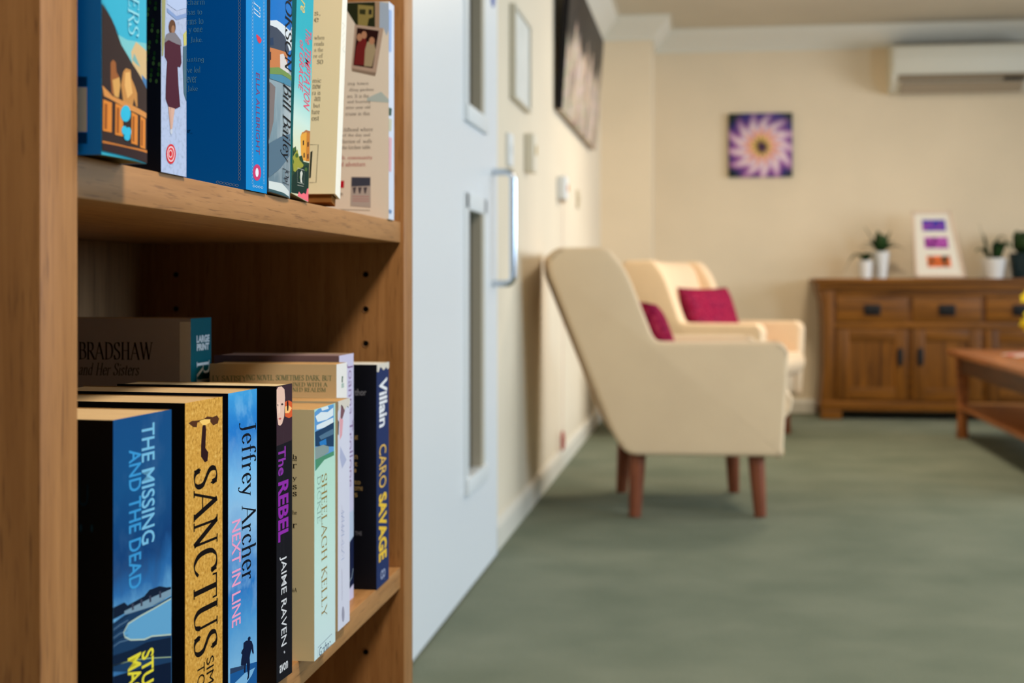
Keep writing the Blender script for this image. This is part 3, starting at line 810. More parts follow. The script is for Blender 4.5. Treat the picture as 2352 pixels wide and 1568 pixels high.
  ('P','S',[(22.35,10.03),(22.12,7.95),(21.48,6.17),(20.47,4.88),(19.21,4.2),(17.81,4.19),(16.42,4.85),(15.16,6.12),(14.17,7.87),(13.53,9.93),(13.31,12.1),(13.53,14.17),(14.17,15.94),(15.16,17.23),(16.42,17.92),(17.81,17.95),(19.21,17.3),(20.47,16.04),(21.48,14.28),(22.12,12.21)],(150,150,170),5),
 ]),
 dict(key='B6b', name='paperback_book', label='cream paperback with green capital blurb standing behind torn white book', h=0.2288, d=0.118, kind='paper', rnd=0, spine='plain', scol=(226, 224, 222), cover=(214, 192, 150), pages=2, z0=1, loc=[-0.329, 1.24, 0.5003], rot=[-0.0, 0.0], t=0.0373, prints=[
  ('T', 'C', 'ING NOVEL, SOMETIMES DARK, BUT', [-83.57, -4.39, 213.55, 219.03], (48, 110, 84), 'serif', 'across', 1.0, 0, 1),
  ('T', 'C', 'LY SATISFY', [-115.46, -83.57, 213.04, 218.16], (48, 110, 84), 'serif', 'across', 1.0, 0, 2),
  ('T', 'C', 'INED WITH A', [-40.58, -8.4, 208.65, 212.55], (48, 110, 84), 'serif', 'across', 1.0, 0, 3),
  ('T', 'C', 'NED REALISM', [-40.58, -10.0, 203.95, 207.86], (48, 110, 84), 'serif', 'across', 1.0, 0, 4),
  ('P','S',[(18.72,216.98),(22.69,217.23),(21.1,210.77),(17.93,211.99)],(30,80,60),5),
  ('T', 'S', '88', [16.86, 26.21, 206.57, 210.53], (90, 150, 130), 'sans', 'down', 0, 0, 6),
 ]),
 dict(key='B7', name='paperback_book', label='tall lilac paperback with thin purple author lettering', h=0.2345, d=0.12, kind='paper', rnd=0, spine='plain', scol=(196, 192, 220), cover=(112, 92, 100), pages=3, loc=[-0.337, 1.2795, 0.5003], rot=[-0.0, 0.0], t=0.0539, prints=[
  ('T', 'S', 'Joanna Trollope', [28.86, 51.31, 107.92, 225.14], (112, 66, 126), 'sans', 'down', -0.012, 0, 1),
  ('P','S',[(28.86,84.01),(53.75,84.22),(53.75,34.01),(28.86,34.71)],(176,190,214),2),
  ('P','S',[(33.79,54.37),(53.75,59.11),(53.75,13.09),(38.75,11.26)],(22,30,62),3),
  ('L','S',[(38.75,18.3),(47.1,20.74),(52.16,28.07)],0.8,(180,200,214),3),
 ]),
 dict(key='B8', name='paperback_book', label='navy paperback with white and yellow spine lettering beside the far side panel', h=0.2215, d=0.128, kind='paper', rnd=0, spine='plain', scol=(34, 50, 96), cover=(12, 14, 24), torn=1, pages=4, loc=[-0.3226, 1.3685, 0.5003], rot=[-0.0, 0.0], t=0.054, prints=[
  ('T', 'S', 'Villain', [11.23, 46.05, 158.08, 206.6], (226, 228, 234), 'sans', 'down', 0.03, 0, 1),
  ('T', 'S', 'CARO', [11.23, 42.1, 97.16, 140.38], (222, 180, 84), 'sans', 'down', 0.004, 0, 2),
  ('T', 'S', 'SAVAGE', [9.34, 44.07, 24.7, 91.49], (226, 186, 62), 'sans', 'down', 0.04, 0, 3),
  ('T', 'C', 'thor', [-21.96, -10.53, 191.13, 197.56], (150, 150, 160), 'sans', 'across', 0, 0, 4),
  ('T', 'C', 'g', [-22.4, -18.88, 147.72, 151.58], (170, 140, 90), 'sans', 'across', 0, 0, 5),
  ('T', 'C', 'n', [-22.4, -19.32, 128.39, 132.26], (170, 140, 90), 'sans', 'across', 0, 0, 6),
  ('T', 'C', 't', [-22.4, -19.32, 121.52, 125.39], (170, 140, 90), 'sans', 'across', 0, 0, 7),
  ('T', 'C', '.', [-22.4, -20.64, 115.07, 118.94], (170, 140, 90), 'sans', 'across', 0, 0, 8),
  ('T', 'C', 'to', [-22.4, -16.24, 103.52, 107.38], (170, 140, 90), 'sans', 'across', 0, 0, 9),
  ('T', 'C', 'ome', [-22.4, -14.05, 97.53, 101.4], (170, 140, 90), 'sans', 'across', 0, 0, 10),
  ('T', 'C', 's', [-22.4, -19.32, 91.04, 94.91], (170, 140, 90), 'sans', 'across', 0, 0, 11),
  ('T', 'C', 'THE', [-21.52, -14.93, 53.32, 57.19], (130, 130, 140), 'sans', 'across', 0, 0, 12),
  ('T', 'S', '8', [16.91, 38.17, 5.73, 15.34], (140, 150, 180), 'sans', 'down', 0, 0, 13),
  ('L','S',[(16.91,7.02),(28.43,5.97),(38.17,2.67)],0.4,(110,120,150),13),
 ]),
 dict(key='LP', name='hardback_book', label='tall teal large-print hardback standing behind the front row', h=0.27, d=0.15, kind='hard', rnd=0, spine='plain', scol=(10, 84, 96), cover=(186, 184, 196), pages=1, loc=[-0.456, 1.216, 0.5003], rot=[-0.0, 0.0], t=0.0527, prints=[
  ('P','C',[(-10.12,267.09),(-0.01,267.13),(-0.01,-27.98),(-10.12,-28.33)],(246,250,255),1),
  ('T', 'C', 'BRADSHAW', [-105.0, -35.29, 232.89, 248.91], (52, 36, 30), 'serif', 'across', 1.1, 0, 2),
  ('T', 'C', 'and Her Sisters', [-105.0, -47.92, 218.77, 230.11], (52, 40, 36), 'serif', 'across', 1.0, 0.22, 3),
  ('T', 'S', 'LARGE', [14.68, 48.03, 247.66, 254.42], (206, 216, 222), 'sans', 'across', 0.05, 0, 4),
  ('T', 'S', 'PRINT', [15.23, 46.88, 240.53, 246.88], (206, 216, 222), 'sans', 'across', 0.05, 0, 5),
  ('T', 'S', 'RI', [15.23, 48.03, 210.3, 230.57], (206, 216, 222), 'serif', 'down', 0.9, 0, 6),
 ]),
 dict(key='U1', name='hardback_book', label='bright blue hardback with painted balcony statues under a cliff on spine', h=0.235, d=0.155, kind='hard', rnd=0.0022, spine='plain', scol=(60, 176, 204), cover=(0, 134, 250), torn=0, loc=[-0.3095, 0.6975, 0.8675], rot=[-0.0, 0.0], t=0.0591, prints=[
  ('P','S',[(0.24,100.16),(59.04,113.71),(59.04,40.94),(32.52,51.55),(0.24,79.55)],(60,170,200),1),
  ('P','S',[(0.24,65.81),(27.24,63.55),(59.04,66.93),(59.04,39.46),(32.52,50.11),(0.24,58.94)],(120,190,196),2),
  ('P','S',[(32.52,58.0),(39.68,64.59),(59.04,62.69),(59.04,40.89),(34.29,51.82)],(206,176,130),3),
  ('P','S',[(36.98,58.0),(43.3,53.94),(46.97,51.95),(39.68,52.65),(34.29,53.98)],(120,170,170),4),
  ('P','S',[(48.81,48.2),(59.04,46.83),(59.04,40.15),(52.52,42.86)],(70,120,170),5),
  ('P','S',[(0.1,78.05),(10.14,71.07),(20.3,59.54),(34.29,51.82),(48.81,46.01),(59.04,41.69),(59.04,0.3),(0.1,2.55)],(58,46,44),6),
  ('P','S',[(8.47,48.54),(10.97,50.46),(13.83,49.37),(14.51,44.57),(17.74,42.24),(18.93,38.19),(16.88,31.23),(9.47,32.69),(8.47,39.51)],(150,92,54),7),
  ('P','S',[(10.14,39.75),(17.74,42.24),(18.93,38.19),(16.88,31.23),(12.15,31.66)],(206,156,90),8),
  ('P','S',[(22.02,45.69),(25.49,48.19),(31.63,48.19),(32.52,44.02),(36.98,40.7),(41.12,36.93),(41.85,29.77),(39.68,29.5),(36.44,33.42),(34.29,28.83),(22.02,30.13),(19.62,38.28)],(190,134,76),9),
  ('P','S',[(24.62,45.72),(30.75,46.98),(31.63,42.82),(34.29,36.01),(27.24,32.22),(23.75,38.86)],(222,170,104),10),
  ('P','S',[(0.24,35.58),(10.14,31.39),(27.24,29.73),(58.16,28.09),(58.16,25.13),(27.24,26.53),(1.87,30.3)],(206,140,78),11),
  ('P','S',[(1.05,28.48),(9.64,27.78),(9.3,12.16),(0.73,12.28)],(214,132,58),12),
  ('P','S',[(2.36,26.58),(4.99,26.5),(4.66,13.39),(2.04,13.31)],(150,84,40),13),
  ('P','S',[(13.16,27.95),(22.02,27.23),(21.68,11.35),(12.82,11.48)],(214,132,58),14),
  ('P','S',[(14.51,26.02),(17.23,25.93),(16.88,12.61),(14.17,12.54)],(150,84,40),15),
  ('P','S',[(32.52,25.74),(41.85,24.98),(41.49,8.69),(32.16,8.86)],(214,132,58),16),
  ('P','S',[(33.94,23.76),(36.8,23.66),(36.44,10.0),(33.58,9.93)],(150,84,40),17),
  ('P','S',[(46.05,25.18),(55.71,24.4),(55.33,7.83),(45.68,8.01)],(214,132,58),18),
  ('P','S',[(47.52,23.16),(50.48,23.06),(50.11,9.16),(47.15,9.1)],(150,84,40),19),
  ('P','S',[(0.1,7.01),(27.24,6.59),(59.04,7.53),(59.04,3.82),(0.1,3.92)],(196,120,56),20),
  ('P','S',[(0.1,5.98),(27.24,5.88),(59.04,6.05),(59.04,0.3),(0.1,1.86)],(54,40,42),21),
  ('P','S',[(31.03,24.63),(30.72,23.22),(29.82,21.88),(28.42,20.74),(26.66,19.91),(24.73,19.47),(22.8,19.47),(21.08,19.9),(19.71,20.71),(18.84,21.82),(18.53,23.14),(18.84,24.53),(19.71,25.85),(21.08,26.99),(22.8,27.83),(24.73,28.29),(26.66,28.31),(28.42,27.9),(29.82,27.1),(30.72,25.97)],(56,180,216),22),
  ('P','S',[(26.44,15.25),(26.27,14.52),(25.78,13.82),(25.03,13.22),(24.08,12.79),(23.03,12.57),(21.98,12.57),(21.04,12.8),(20.3,13.23),(19.82,13.82),(19.65,14.52),(19.82,15.25),(20.3,15.94),(21.04,16.54),(21.98,16.97),(23.03,17.2),(24.08,17.2),(25.03,16.98),(25.78,16.55),(26.27,15.95)],(56,180,216),23),
  ('P','S',[(31.6,14.87),(31.43,14.06),(30.94,13.29),(30.18,12.64),(29.21,12.18),(28.15,11.94),(27.09,11.96),(26.14,12.22),(25.38,12.71),(24.9,13.37),(24.73,14.14),(24.9,14.95),(25.38,15.71),(26.14,16.36),(27.09,16.83),(28.15,17.07),(29.21,17.06),(30.18,16.8),(30.94,16.31),(31.43,15.65)],(56,180,216),24),
  ('P','S',[(30.45,12.18),(30.25,11.51),(29.68,10.87),(28.79,10.31),(27.67,9.9),(26.44,9.67),(25.2,9.65),(24.1,9.84),(23.22,10.21),(22.66,10.73),(22.46,11.35),(22.66,12.02),(23.22,12.66),(24.1,13.21),(25.2,13.62),(26.44,13.86),(27.67,13.89),(28.79,13.71),(29.68,13.33),(30.25,12.81)],(56,180,216),25),
  ('T', 'S', 'ERS', [27.58, 43.34, 67.25, 87.94], (150, 214, 226), 'serif', 'down', 0.7, 0, 26),
  ('P','C',[(-12.53,34.85),(-7.56,34.53),(-7.56,11.61),(-12.53,11.68)],(196,196,196),27),
  ('P','C',[(-12.53,40.25),(-7.56,39.93),(-7.56,34.98),(-12.53,35.08)],(8,60,120),28),
  ('P','C',[(-12.53,11.23),(-7.56,11.16),(-7.56,5.54),(-12.53,5.61)],(8,60,120),29),
 ]),
 dict(key='U2', name='paperback_book', label='paperback with woman in maroon coat walking on grey paving on spine', h=0.205, d=0.132, kind='paper', rnd=0, spine='paving', cover=(10, 12, 12), loc=[-0.322, 0.8097, 0.8675], rot=[-0.0, 0.0], t=0.0414, prints=[
  ('P','C',[(-7.98,67.08),(-8.34,65.98),(-9.14,65.72),(-9.79,66.5),(-9.79,67.74),(-9.14,68.5),(-8.34,68.21)],(40,84,36),1),
  ('P','C',[(-4.97,60.49),(-5.33,59.38),(-6.13,59.12),(-6.78,59.9),(-6.78,61.14),(-6.13,61.9),(-5.33,61.61)],(24,58,26),2),
  ('P','C',[(-1.97,53.9),(-2.32,52.79),(-3.12,52.53),(-3.77,53.31),(-3.77,54.55),(-3.12,55.31),(-2.32,55.02)],(66,104,52),3),
  ('P','C',[(-7.09,96.72),(-7.44,95.62),(-8.25,95.36),(-8.89,96.15),(-8.89,97.39),(-8.25,98.15),(-7.44,97.85)],(40,84,36),4),
  ('P','C',[(-4.08,90.11),(-4.44,89.01),(-5.24,88.75),(-5.88,89.54),(-5.88,90.78),(-5.24,91.53),(-4.44,91.24)],(24,58,26),5),
  ('P','C',[(-1.07,83.51),(-1.43,82.41),(-2.23,82.15),(-2.87,82.94),(-2.87,84.17),(-2.23,84.93),(-1.43,84.63)],(66,104,52),6),
  ('P','C',[(-6.19,77.1),(-6.55,76.0),(-7.35,75.74),(-8.0,76.53),(-8.0,77.76),(-7.35,78.52),(-6.55,78.23)],(40,84,36),7),
  ('P','C',[(-3.18,70.5),(-3.54,69.4),(-4.34,69.14),(-4.99,69.92),(-4.99,71.16),(-4.34,71.92),(-3.54,71.62)],(24,58,26),8),
  ('P','C',[(-0.18,63.91),(-0.54,62.8),(-1.34,62.54),(-1.98,63.33),(-1.98,64.57),(-1.34,65.32),(-0.54,65.03)],(66,104,52),9),
  ('P','C',[(-5.3,57.49),(-5.66,56.38),(-6.46,56.12),(-7.1,56.9),(-7.1,58.14),(-6.46,58.9),(-5.66,58.61)],(40,84,36),10),
  ('P','C',[(-2.29,100.12),(-2.65,99.02),(-3.45,98.76),(-4.09,99.55),(-4.09,100.79),(-3.45,101.54),(-2.65,101.24)],(24,58,26),11),
  ('P','C',[(-7.41,93.72),(-7.77,92.62),(-8.57,92.36),(-9.22,93.15),(-9.22,94.39),(-8.57,95.15),(-7.77,94.85)],(66,104,52),12),
  ('P','C',[(-4.4,87.12),(-4.76,86.01),(-5.56,85.75),(-6.21,86.54),(-6.21,87.78),(-5.56,88.53),(-4.76,88.24)],(40,84,36),13),
  ('P','C',[(-1.4,80.51),(-1.75,79.41),(-2.56,79.15),(-3.2,79.94),(-3.2,81.17),(-2.56,81.93),(-1.75,81.64)],(24,58,26),14),
  ('P','C',[(-6.52,74.1),(-6.88,73.0),(-7.68,72.74),(-8.32,73.52),(-8.32,74.76),(-7.68,75.52),(-6.88,75.23)],(66,104,52),15),
  ('P','C',[(-3.51,67.5),(-3.87,66.4),(-4.67,66.14),(-5.31,66.92),(-5.31,68.16),(-4.67,68.92),(-3.87,68.63)],(40,84,36),16),
  ('P','C',[(-0.5,60.91),(-0.86,59.81),(-1.66,59.55),(-2.31,60.33),(-2.31,61.57),(-1.66,62.32),(-0.86,62.03)],(24,58,26),17),
  ('P','C',[(-5.62,54.49),(-5.98,53.38),(-6.78,53.12),(-7.43,53.9),(-7.43,55.14),(-6.78,55.9),(-5.98,55.61)],(66,104,52),18),
  ('P','C',[(-2.62,97.12),(-2.97,96.02),(-3.77,95.77),(-4.42,96.55),(-4.42,97.79),(-3.77,98.54),(-2.97,98.25)],(40,84,36),19),
  ('P','C',[(-7.74,90.73),(-8.1,89.62),(-8.9,89.36),(-9.54,90.15),(-9.54,91.39),(-8.9,92.15),(-8.1,91.85)],(24,58,26),20),
  ('P','C',[(-4.73,84.12),(-5.09,83.01),(-5.89,82.76),(-6.53,83.54),(-6.53,84.78),(-5.89,85.54),(-5.09,85.24)],(66,104,52),21),
  ('P','C',[(-1.72,77.52),(-2.08,76.41),(-2.88,76.15),(-3.52,76.94),(-3.52,78.18),(-2.88,78.93),(-2.08,78.64)],(40,84,36),22),
  ('P','C',[(-6.84,71.1),(-7.2,70.0),(-8.0,69.74),(-8.65,70.52),(-8.65,71.76),(-8.0,72.52),(-7.2,72.23)],(24,58,26),23),
  ('P','C',[(-3.83,64.5),(-4.19,63.4),(-4.99,63.14),(-5.64,63.92),(-5.64,65.16),(-4.99,65.92),(-4.19,65.63)],(66,104,52),24),
  ('P','C',[(-0.83,57.91),(-1.19,56.81),(-1.99,56.55),(-2.63,57.33),(-2.63,58.57),(-1.99,59.33),(-1.19,59.04)],(40,84,36),25),
  ('P','C',[(-5.95,100.74),(-6.31,99.63),(-7.11,99.38),(-7.75,100.17),(-7.75,101.41),(-7.11,102.16),(-6.31,101.86)],(24,58,26),26),
  ('P','S',[(2.89,110.66),(7.11,111.53),(5.42,79.28),(2.89,69.31),(0.8,68.97),(0.8,110.22)],(150,150,104),27),
  ('P','S',[(35.53,87.73),(41.3,91.41),(41.3,82.27),(36.89,80.94)],(190,186,110),28),
  ('P','S',[(35.53,80.3),(41.3,81.77),(40.99,47.15),(36.67,51.56),(35.08,67.85)],(74,104,120),29),
  ('P','S',[(9.23,99.16),(24.38,97.19),(41.3,102.14),(41.3,99.65),(24.38,94.75),(9.23,96.75)],(126,150,196),30),
  ('P','S',[(9.23,119.98),(41.3,127.08),(41.3,105.47),(24.38,100.45),(9.23,101.56)],(170,186,220),31),
  ('P','S',[(23.09,90.23),(22.81,88.78),(21.99,87.37),(20.73,86.15),(19.14,85.23),(17.38,84.71),(15.64,84.62),(14.06,84.98),(12.82,85.75),(12.03,86.86),(11.75,88.19),(12.03,89.62),(12.82,91.01),(14.06,92.22),(15.64,93.15),(17.38,93.69),(19.14,93.8),(20.73,93.45),(21.99,92.68),(22.81,91.57)],(96,66,50),32),
  ('P','S',[(21.65,88.38),(21.51,87.53),(21.11,86.72),(20.48,86.02),(19.68,85.5),(18.8,85.22),(17.92,85.2),(17.13,85.43),(16.51,85.91),(16.11,86.57),(15.97,87.36),(16.11,88.2),(16.51,89.01),(17.13,89.71),(17.92,90.23),(18.8,90.51),(19.68,90.54),(20.48,90.31),(21.11,89.84),(21.51,89.17)],(150,110,84),33),
  ('P','S',[(7.53,82.84),(12.43,84.9),(22.18,86.62),(31.49,83.73),(32.83,80.26),(22.18,78.49),(7.11,76.37),(5.42,79.28)],(120,116,124),34),
  ('P','S',[(5.42,77.69),(11.36,80.3),(24.38,80.08),(31.04,80.37),(32.83,69.97),(30.59,66.75),(26.15,66.49),(27.7,55.27),(30.59,42.54),(22.18,40.03),(11.36,40.15),(6.68,44.36),(7.53,55.66),(9.23,67.12),(5.42,69.31)],(74,34,50),35),
  ('P','S',[(10.93,40.09),(14.58,40.14),(16.74,34.35),(17.39,25.53),(14.79,24.45),(13.5,29.95)],(196,156,140),36),
  ('P','S',[(15.23,40.22),(21.75,40.22),(19.56,34.68),(17.82,28.01),(16.09,27.82),(15.66,34.22)],(206,166,150),37),
  ('P','S',[(18.09,25.86),(17.99,25.35),(17.69,24.88),(17.22,24.48),(16.62,24.19),(15.97,24.05),(15.31,24.05),(14.72,24.22),(14.26,24.52),(13.96,24.93),(13.86,25.4),(13.96,25.9),(14.26,26.37),(14.72,26.77),(15.31,27.06),(15.97,27.21),(16.62,27.21),(17.22,27.04),(17.69,26.74),(17.99,26.34)],(190,196,210),38),
  ('P','S',[(23.09,12.69),(22.7,10.77),(21.58,8.97),(19.84,7.47),(17.67,6.42),(15.26,5.91),(12.87,6.01),(10.73,6.68),(9.03,7.87),(7.95,9.45),(7.58,11.27),(7.95,13.17),(9.03,14.95),(10.73,16.44),(12.87,17.51),(15.26,18.04),(17.67,17.98),(19.84,17.33),(21.58,16.14),(22.7,14.55)],(206,50,58),39),
  ('P','S',[(21.3,12.53),(21.0,11.03),(20.14,9.62),(18.8,8.45),(17.12,7.62),(15.26,7.23),(13.41,7.31),(11.75,7.83),(10.44,8.76),(9.6,10.0),(9.31,11.43),(9.6,12.92),(10.44,14.31),(11.75,15.48),(13.41,16.31),(15.26,16.72),(17.12,16.67),(18.8,16.16),(20.14,15.23),(21.0,13.98)],(222,206,214),40),
  ('P','S',[(20.23,12.43),(19.98,11.18),(19.27,10.01),(18.17,9.03),(16.79,8.35),(15.26,8.02),(13.74,8.08),(12.37,8.52),(11.29,9.3),(10.59,10.34),(10.36,11.53),(10.59,12.77),(11.29,13.93),(12.37,14.9),(13.74,15.59),(15.26,15.93),(16.79,15.88),(18.17,15.45),(19.27,14.68),(19.98,13.64)],(214,70,76),41),
  ('P','S',[(17.74,12.34),(17.58,11.59),(17.13,10.88),(16.42,10.29),(15.54,9.88),(14.56,9.67),(13.58,9.7),(12.7,9.96),(12.0,10.42),(11.56,11.04),(11.4,11.76),(11.56,12.5),(12.0,13.2),(12.7,13.79),(13.58,14.21),(14.56,14.42),(15.54,14.39),(16.42,14.14),(17.13,13.68),(17.58,13.06)],(226,214,220),42),
  ('P','S',[(16.96,12.26),(16.84,11.68),(16.5,11.14),(15.97,10.68),(15.3,10.36),(14.56,10.2),(13.82,10.23),(13.15,10.43),(12.63,10.79),(12.29,11.27),(12.17,11.83),(12.29,12.41),(12.63,12.95),(13.15,13.41),(13.82,13.73),(14.56,13.89),(15.3,13.87),(15.97,13.67),(16.5,13.31),(16.84,12.83)],(200,40,50),43),
 ]),
 dict(key='U3', name='paperback_book', label='deep blue paperback with chain borders, red heart and roundel on spine', h=0.205, d=0.14, kind='paper', rnd=0, spine='plain', scol=(0, 132, 204), cover=(0, 104, 206), gloss=1, loc=[-0.322, 0.9668, 0.8675], rot=[-0.0, 0.0], t=0.048, prints=[
  ('T', 'C', 'charm', [-43.13, -30.29, 130.95, 135.26], (110, 180, 232), 'serif', 'across', 0.7, 0, 1),
  ('T', 'C', 'has to', [-43.13, -32.22, 123.89, 128.2], (110, 180, 232), 'serif', 'across', 0.7, 0, 2),
  ('T', 'C', 'rms to', [-43.13, -31.26, 117.09, 121.41], (110, 180, 232), 'serif', 'across', 0.7, 0, 3),
  ('T', 'C', 'y one', [-42.16, -31.9, 110.31, 114.63], (110, 180, 232), 'serif', 'across', 0.7, 0, 4),
  ('T', 'C', 'Jake.', [-40.88, -31.9, 103.82, 108.14], (110, 180, 232), 'serif', 'across', 0.7, 0, 5),
  ('T', 'C', 'unting', [-43.13, -30.93, 89.66, 93.98], (110, 180, 232), 'serif', 'across', 0.7, 0, 6),
  ('T', 'C', 've led', [-43.13, -33.5, 82.91, 87.23], (110, 180, 232), 'serif', 'across', 0.7, 0, 7),
  ('T', 'C', 'ever', [-43.45, -36.06, 75.85, 80.17], (110, 180, 232), 'serif', 'across', 0.7, 0, 8),
  ('T', 'C', 'Jake', [-43.13, -35.42, 69.37, 73.68], (110, 180, 232), 'serif', 'across', 0.7, 0, 9),
  ('T', 'C', 'er_', [-43.13, -39.27, 40.11, 42.58], (0, 30, 80), 'sans', 'across', 0, 0, 10),
  ('L','C',[(-4.76,143.9),(-3.96,143.11),(-3.96,142.04),(-4.76,141.32),(-5.46,142.08),(-5.46,143.15),(-4.76,143.9)],0.22,(150,176,200),10),
  ('L','C',[(-4.76,141.44),(-3.96,140.65),(-3.96,139.58),(-4.76,138.87),(-5.46,139.62),(-5.46,140.7),(-4.76,141.44)],0.22,(150,176,200),10),
  ('L','C',[(-4.76,138.99),(-3.96,138.2),(-3.96,137.13),(-4.76,136.41),(-5.46,137.17),(-5.46,138.24),(-4.76,138.99)],0.22,(150,176,200),10),
  ('L','C',[(-4.76,136.54),(-3.96,135.75),(-3.96,134.67),(-4.76,133.96),(-5.46,134.71),(-5.46,135.79),(-4.76,136.54)],0.22,(150,176,200),10),
  ('L','C',[(-4.76,134.08),(-3.96,133.29),(-3.96,132.22),(-4.76,131.5),(-5.46,132.26),(-5.46,133.33),(-4.76,134.08)],0.22,(150,176,200),10),
  ('L','C',[(-4.76,131.63),(-3.96,130.84),(-3.96,129.76),(-4.76,129.05),(-5.46,129.8),(-5.46,130.88),(-4.76,131.63)],0.22,(150,176,200),10),
  ('L','C',[(-4.77,129.17),(-3.96,128.38),(-3.96,127.31),(-4.76,126.59),(-5.46,127.35),(-5.46,128.42),(-4.76,129.17)],0.22,(150,176,200),10),
  ('L','C',[(-4.77,126.72),(-3.96,125.93),(-3.96,124.86),(-4.76,124.14),(-5.46,124.89),(-5.46,125.97),(-4.76,126.72)],0.22,(150,176,200),10),
  ('L','C',[(-4.77,124.26),(-3.96,123.47),(-3.96,122.4),(-4.76,121.69),(-5.46,122.44),(-5.46,123.51),(-4.76,124.26)],0.22,(150,176,200),10),
  ('L','C',[(-4.77,121.81),(-3.96,121.02),(-3.96,119.95),(-4.76,119.23),(-5.46,119.98),(-5.46,121.06),(-4.76,121.81)],0.22,(150,176,200),10),
  ('L','C',[(-4.77,119.35),(-3.96,118.57),(-3.96,117.49),(-4.76,116.78),(-5.46,117.53),(-5.46,118.6),(-4.76,119.35)],0.22,(150,176,200),10),
  ('L','C',[(-4.77,116.9),(-3.96,116.11),(-3.96,115.04),(-4.76,114.32),(-5.46,115.08),(-5.46,116.15),(-4.76,116.9)],0.22,(150,176,200),10),
  ('L','C',[(-4.77,114.44),(-3.96,113.66),(-3.96,112.58),(-4.76,111.87),(-5.46,112.62),(-5.46,113.69),(-4.76,114.44)],0.22,(150,176,200),10),
  ('L','C',[(-4.77,111.99),(-3.96,111.2),(-3.96,110.13),(-4.76,109.41),(-5.46,110.17),(-5.46,111.24),(-4.76,111.99)],0.22,(150,176,200),10),
  ('L','C',[(-4.77,109.54),(-3.96,108.75),(-3.96,107.68),(-4.76,106.96),(-5.46,107.71),(-5.46,108.78),(-4.76,109.54)],0.22,(150,176,200),10),
  ('L','C',[(-4.77,107.08),(-3.96,106.29),(-3.96,105.22),(-4.76,104.5),(-5.46,105.26),(-5.46,106.33),(-4.76,107.08)],0.22,(150,176,200),10),
  ('L','C',[(-4.77,104.63),(-3.96,103.84),(-3.96,102.77),(-4.76,102.05),(-5.46,102.8),(-5.46,103.88),(-4.76,104.63)],0.22,(150,176,200),10),
  ('L','C',[(-4.78,102.17),(-3.96,101.39),(-3.96,100.31),(-4.76,99.59),(-5.46,100.35),(-5.46,101.42),(-4.76,102.17)],0.22,(150,176,200),10),
  ('L','C',[(-4.78,99.72),(-3.96,98.93),(-3.96,97.86),(-4.76,97.14),(-5.46,97.89),(-5.46,98.97),(-4.76,99.72)],0.22,(150,176,200),10),
  ('L','C',[(-4.78,97.26),(-3.96,96.48),(-3.96,95.4),(-4.76,94.69),(-5.46,95.44),(-5.46,96.51),(-4.76,97.26)],0.22,(150,176,200),10),
  ('L','C',[(-4.78,94.81),(-3.96,94.02),(-3.96,92.95),(-4.76,92.23),(-5.46,92.98),(-5.46,94.06),(-4.76,94.81)],0.22,(150,176,200),10),
  ('L','C',[(-4.78,92.35),(-3.96,91.57),(-3.96,90.5),(-4.76,89.78),(-5.46,90.53),(-5.46,91.6),(-4.76,92.35)],0.22,(150,176,200),10),
  ('L','C',[(-4.78,89.9),(-3.96,89.11),(-3.96,88.04),(-4.76,87.32),(-5.46,88.07),(-5.46,89.15),(-4.76,89.9)],0.22,(150,176,200),10),
  ('L','C',[(-4.78,87.44),(-3.96,86.66),(-3.96,85.59),(-4.76,84.87),(-5.46,85.62),(-5.46,86.69),(-4.76,87.44)],0.22,(150,176,200),10),
  ('L','C',[(-4.78,84.99),(-3.96,84.21),(-3.96,83.13),(-4.76,82.41),(-5.46,83.16),(-5.46,84.24),(-4.76,84.99)],0.22,(150,176,200),10),
  ('L','C',[(-4.78,82.54),(-3.96,81.75),(-3.96,80.68),(-4.76,79.96),(-5.46,80.71),(-5.46,81.78),(-4.76,82.54)],0.22,(150,176,200),10),
  ('L','C',[(-4.78,80.08),(-3.96,79.3),(-3.96,78.22),(-4.76,77.5),(-5.46,78.25),(-5.46,79.33),(-4.76,80.08)],0.22,(150,176,200),10),
  ('L','C',[(-4.79,77.63),(-3.96,76.84),(-3.96,75.77),(-4.76,75.05),(-5.46,75.8),(-5.46,76.87),(-4.76,77.63)],0.22,(150,176,200),10),
  ('L','C',[(-4.79,75.17),(-3.96,74.39),(-3.96,73.32),(-4.76,72.59),(-5.46,73.34),(-5.46,74.42),(-4.76,75.17)],0.22,(150,176,200),10),
  ('L','C',[(-4.79,72.72),(-3.96,71.93),(-3.96,70.86),(-4.76,70.14),(-5.46,70.89),(-5.46,71.96),(-4.76,72.72)],0.22,(150,176,200),10),
  ('L','C',[(-4.79,70.26),(-3.96,69.48),(-3.96,68.41),(-4.76,67.68),(-5.46,68.43),(-5.46,69.51),(-4.76,70.26)],0.22,(150,176,200),10),
  ('L','C',[(-4.79,67.81),(-3.96,67.03),(-3.96,65.95),(-4.76,65.23),(-5.46,65.98),(-5.46,67.05),(-4.76,67.81)],0.22,(150,176,200),10),
  ('L','C',[(-4.79,65.35),(-3.96,64.57),(-3.96,63.5),(-4.76,62.78),(-5.46,63.52),(-5.46,64.6),(-4.76,65.35)],0.22,(150,176,200),10),
  ('L','C',[(-4.79,62.9),(-3.96,62.12),(-3.96,61.04),(-4.76,60.32),(-5.46,61.07),(-5.46,62.14),(-4.76,62.9)],0.22,(150,176,200),10),
  ('L','C',[(-4.79,60.44),(-3.96,59.66),(-3.96,58.59),(-4.76,57.87),(-5.46,58.62),(-5.46,59.69),(-4.76,60.44)],0.22,(150,176,200),10),
  ('L','C',[(-4.79,57.99),(-3.96,57.21),(-3.96,56.14),(-4.76,55.41),(-5.46,56.16),(-5.46,57.23),(-4.76,57.99)],0.22,(150,176,200),10),
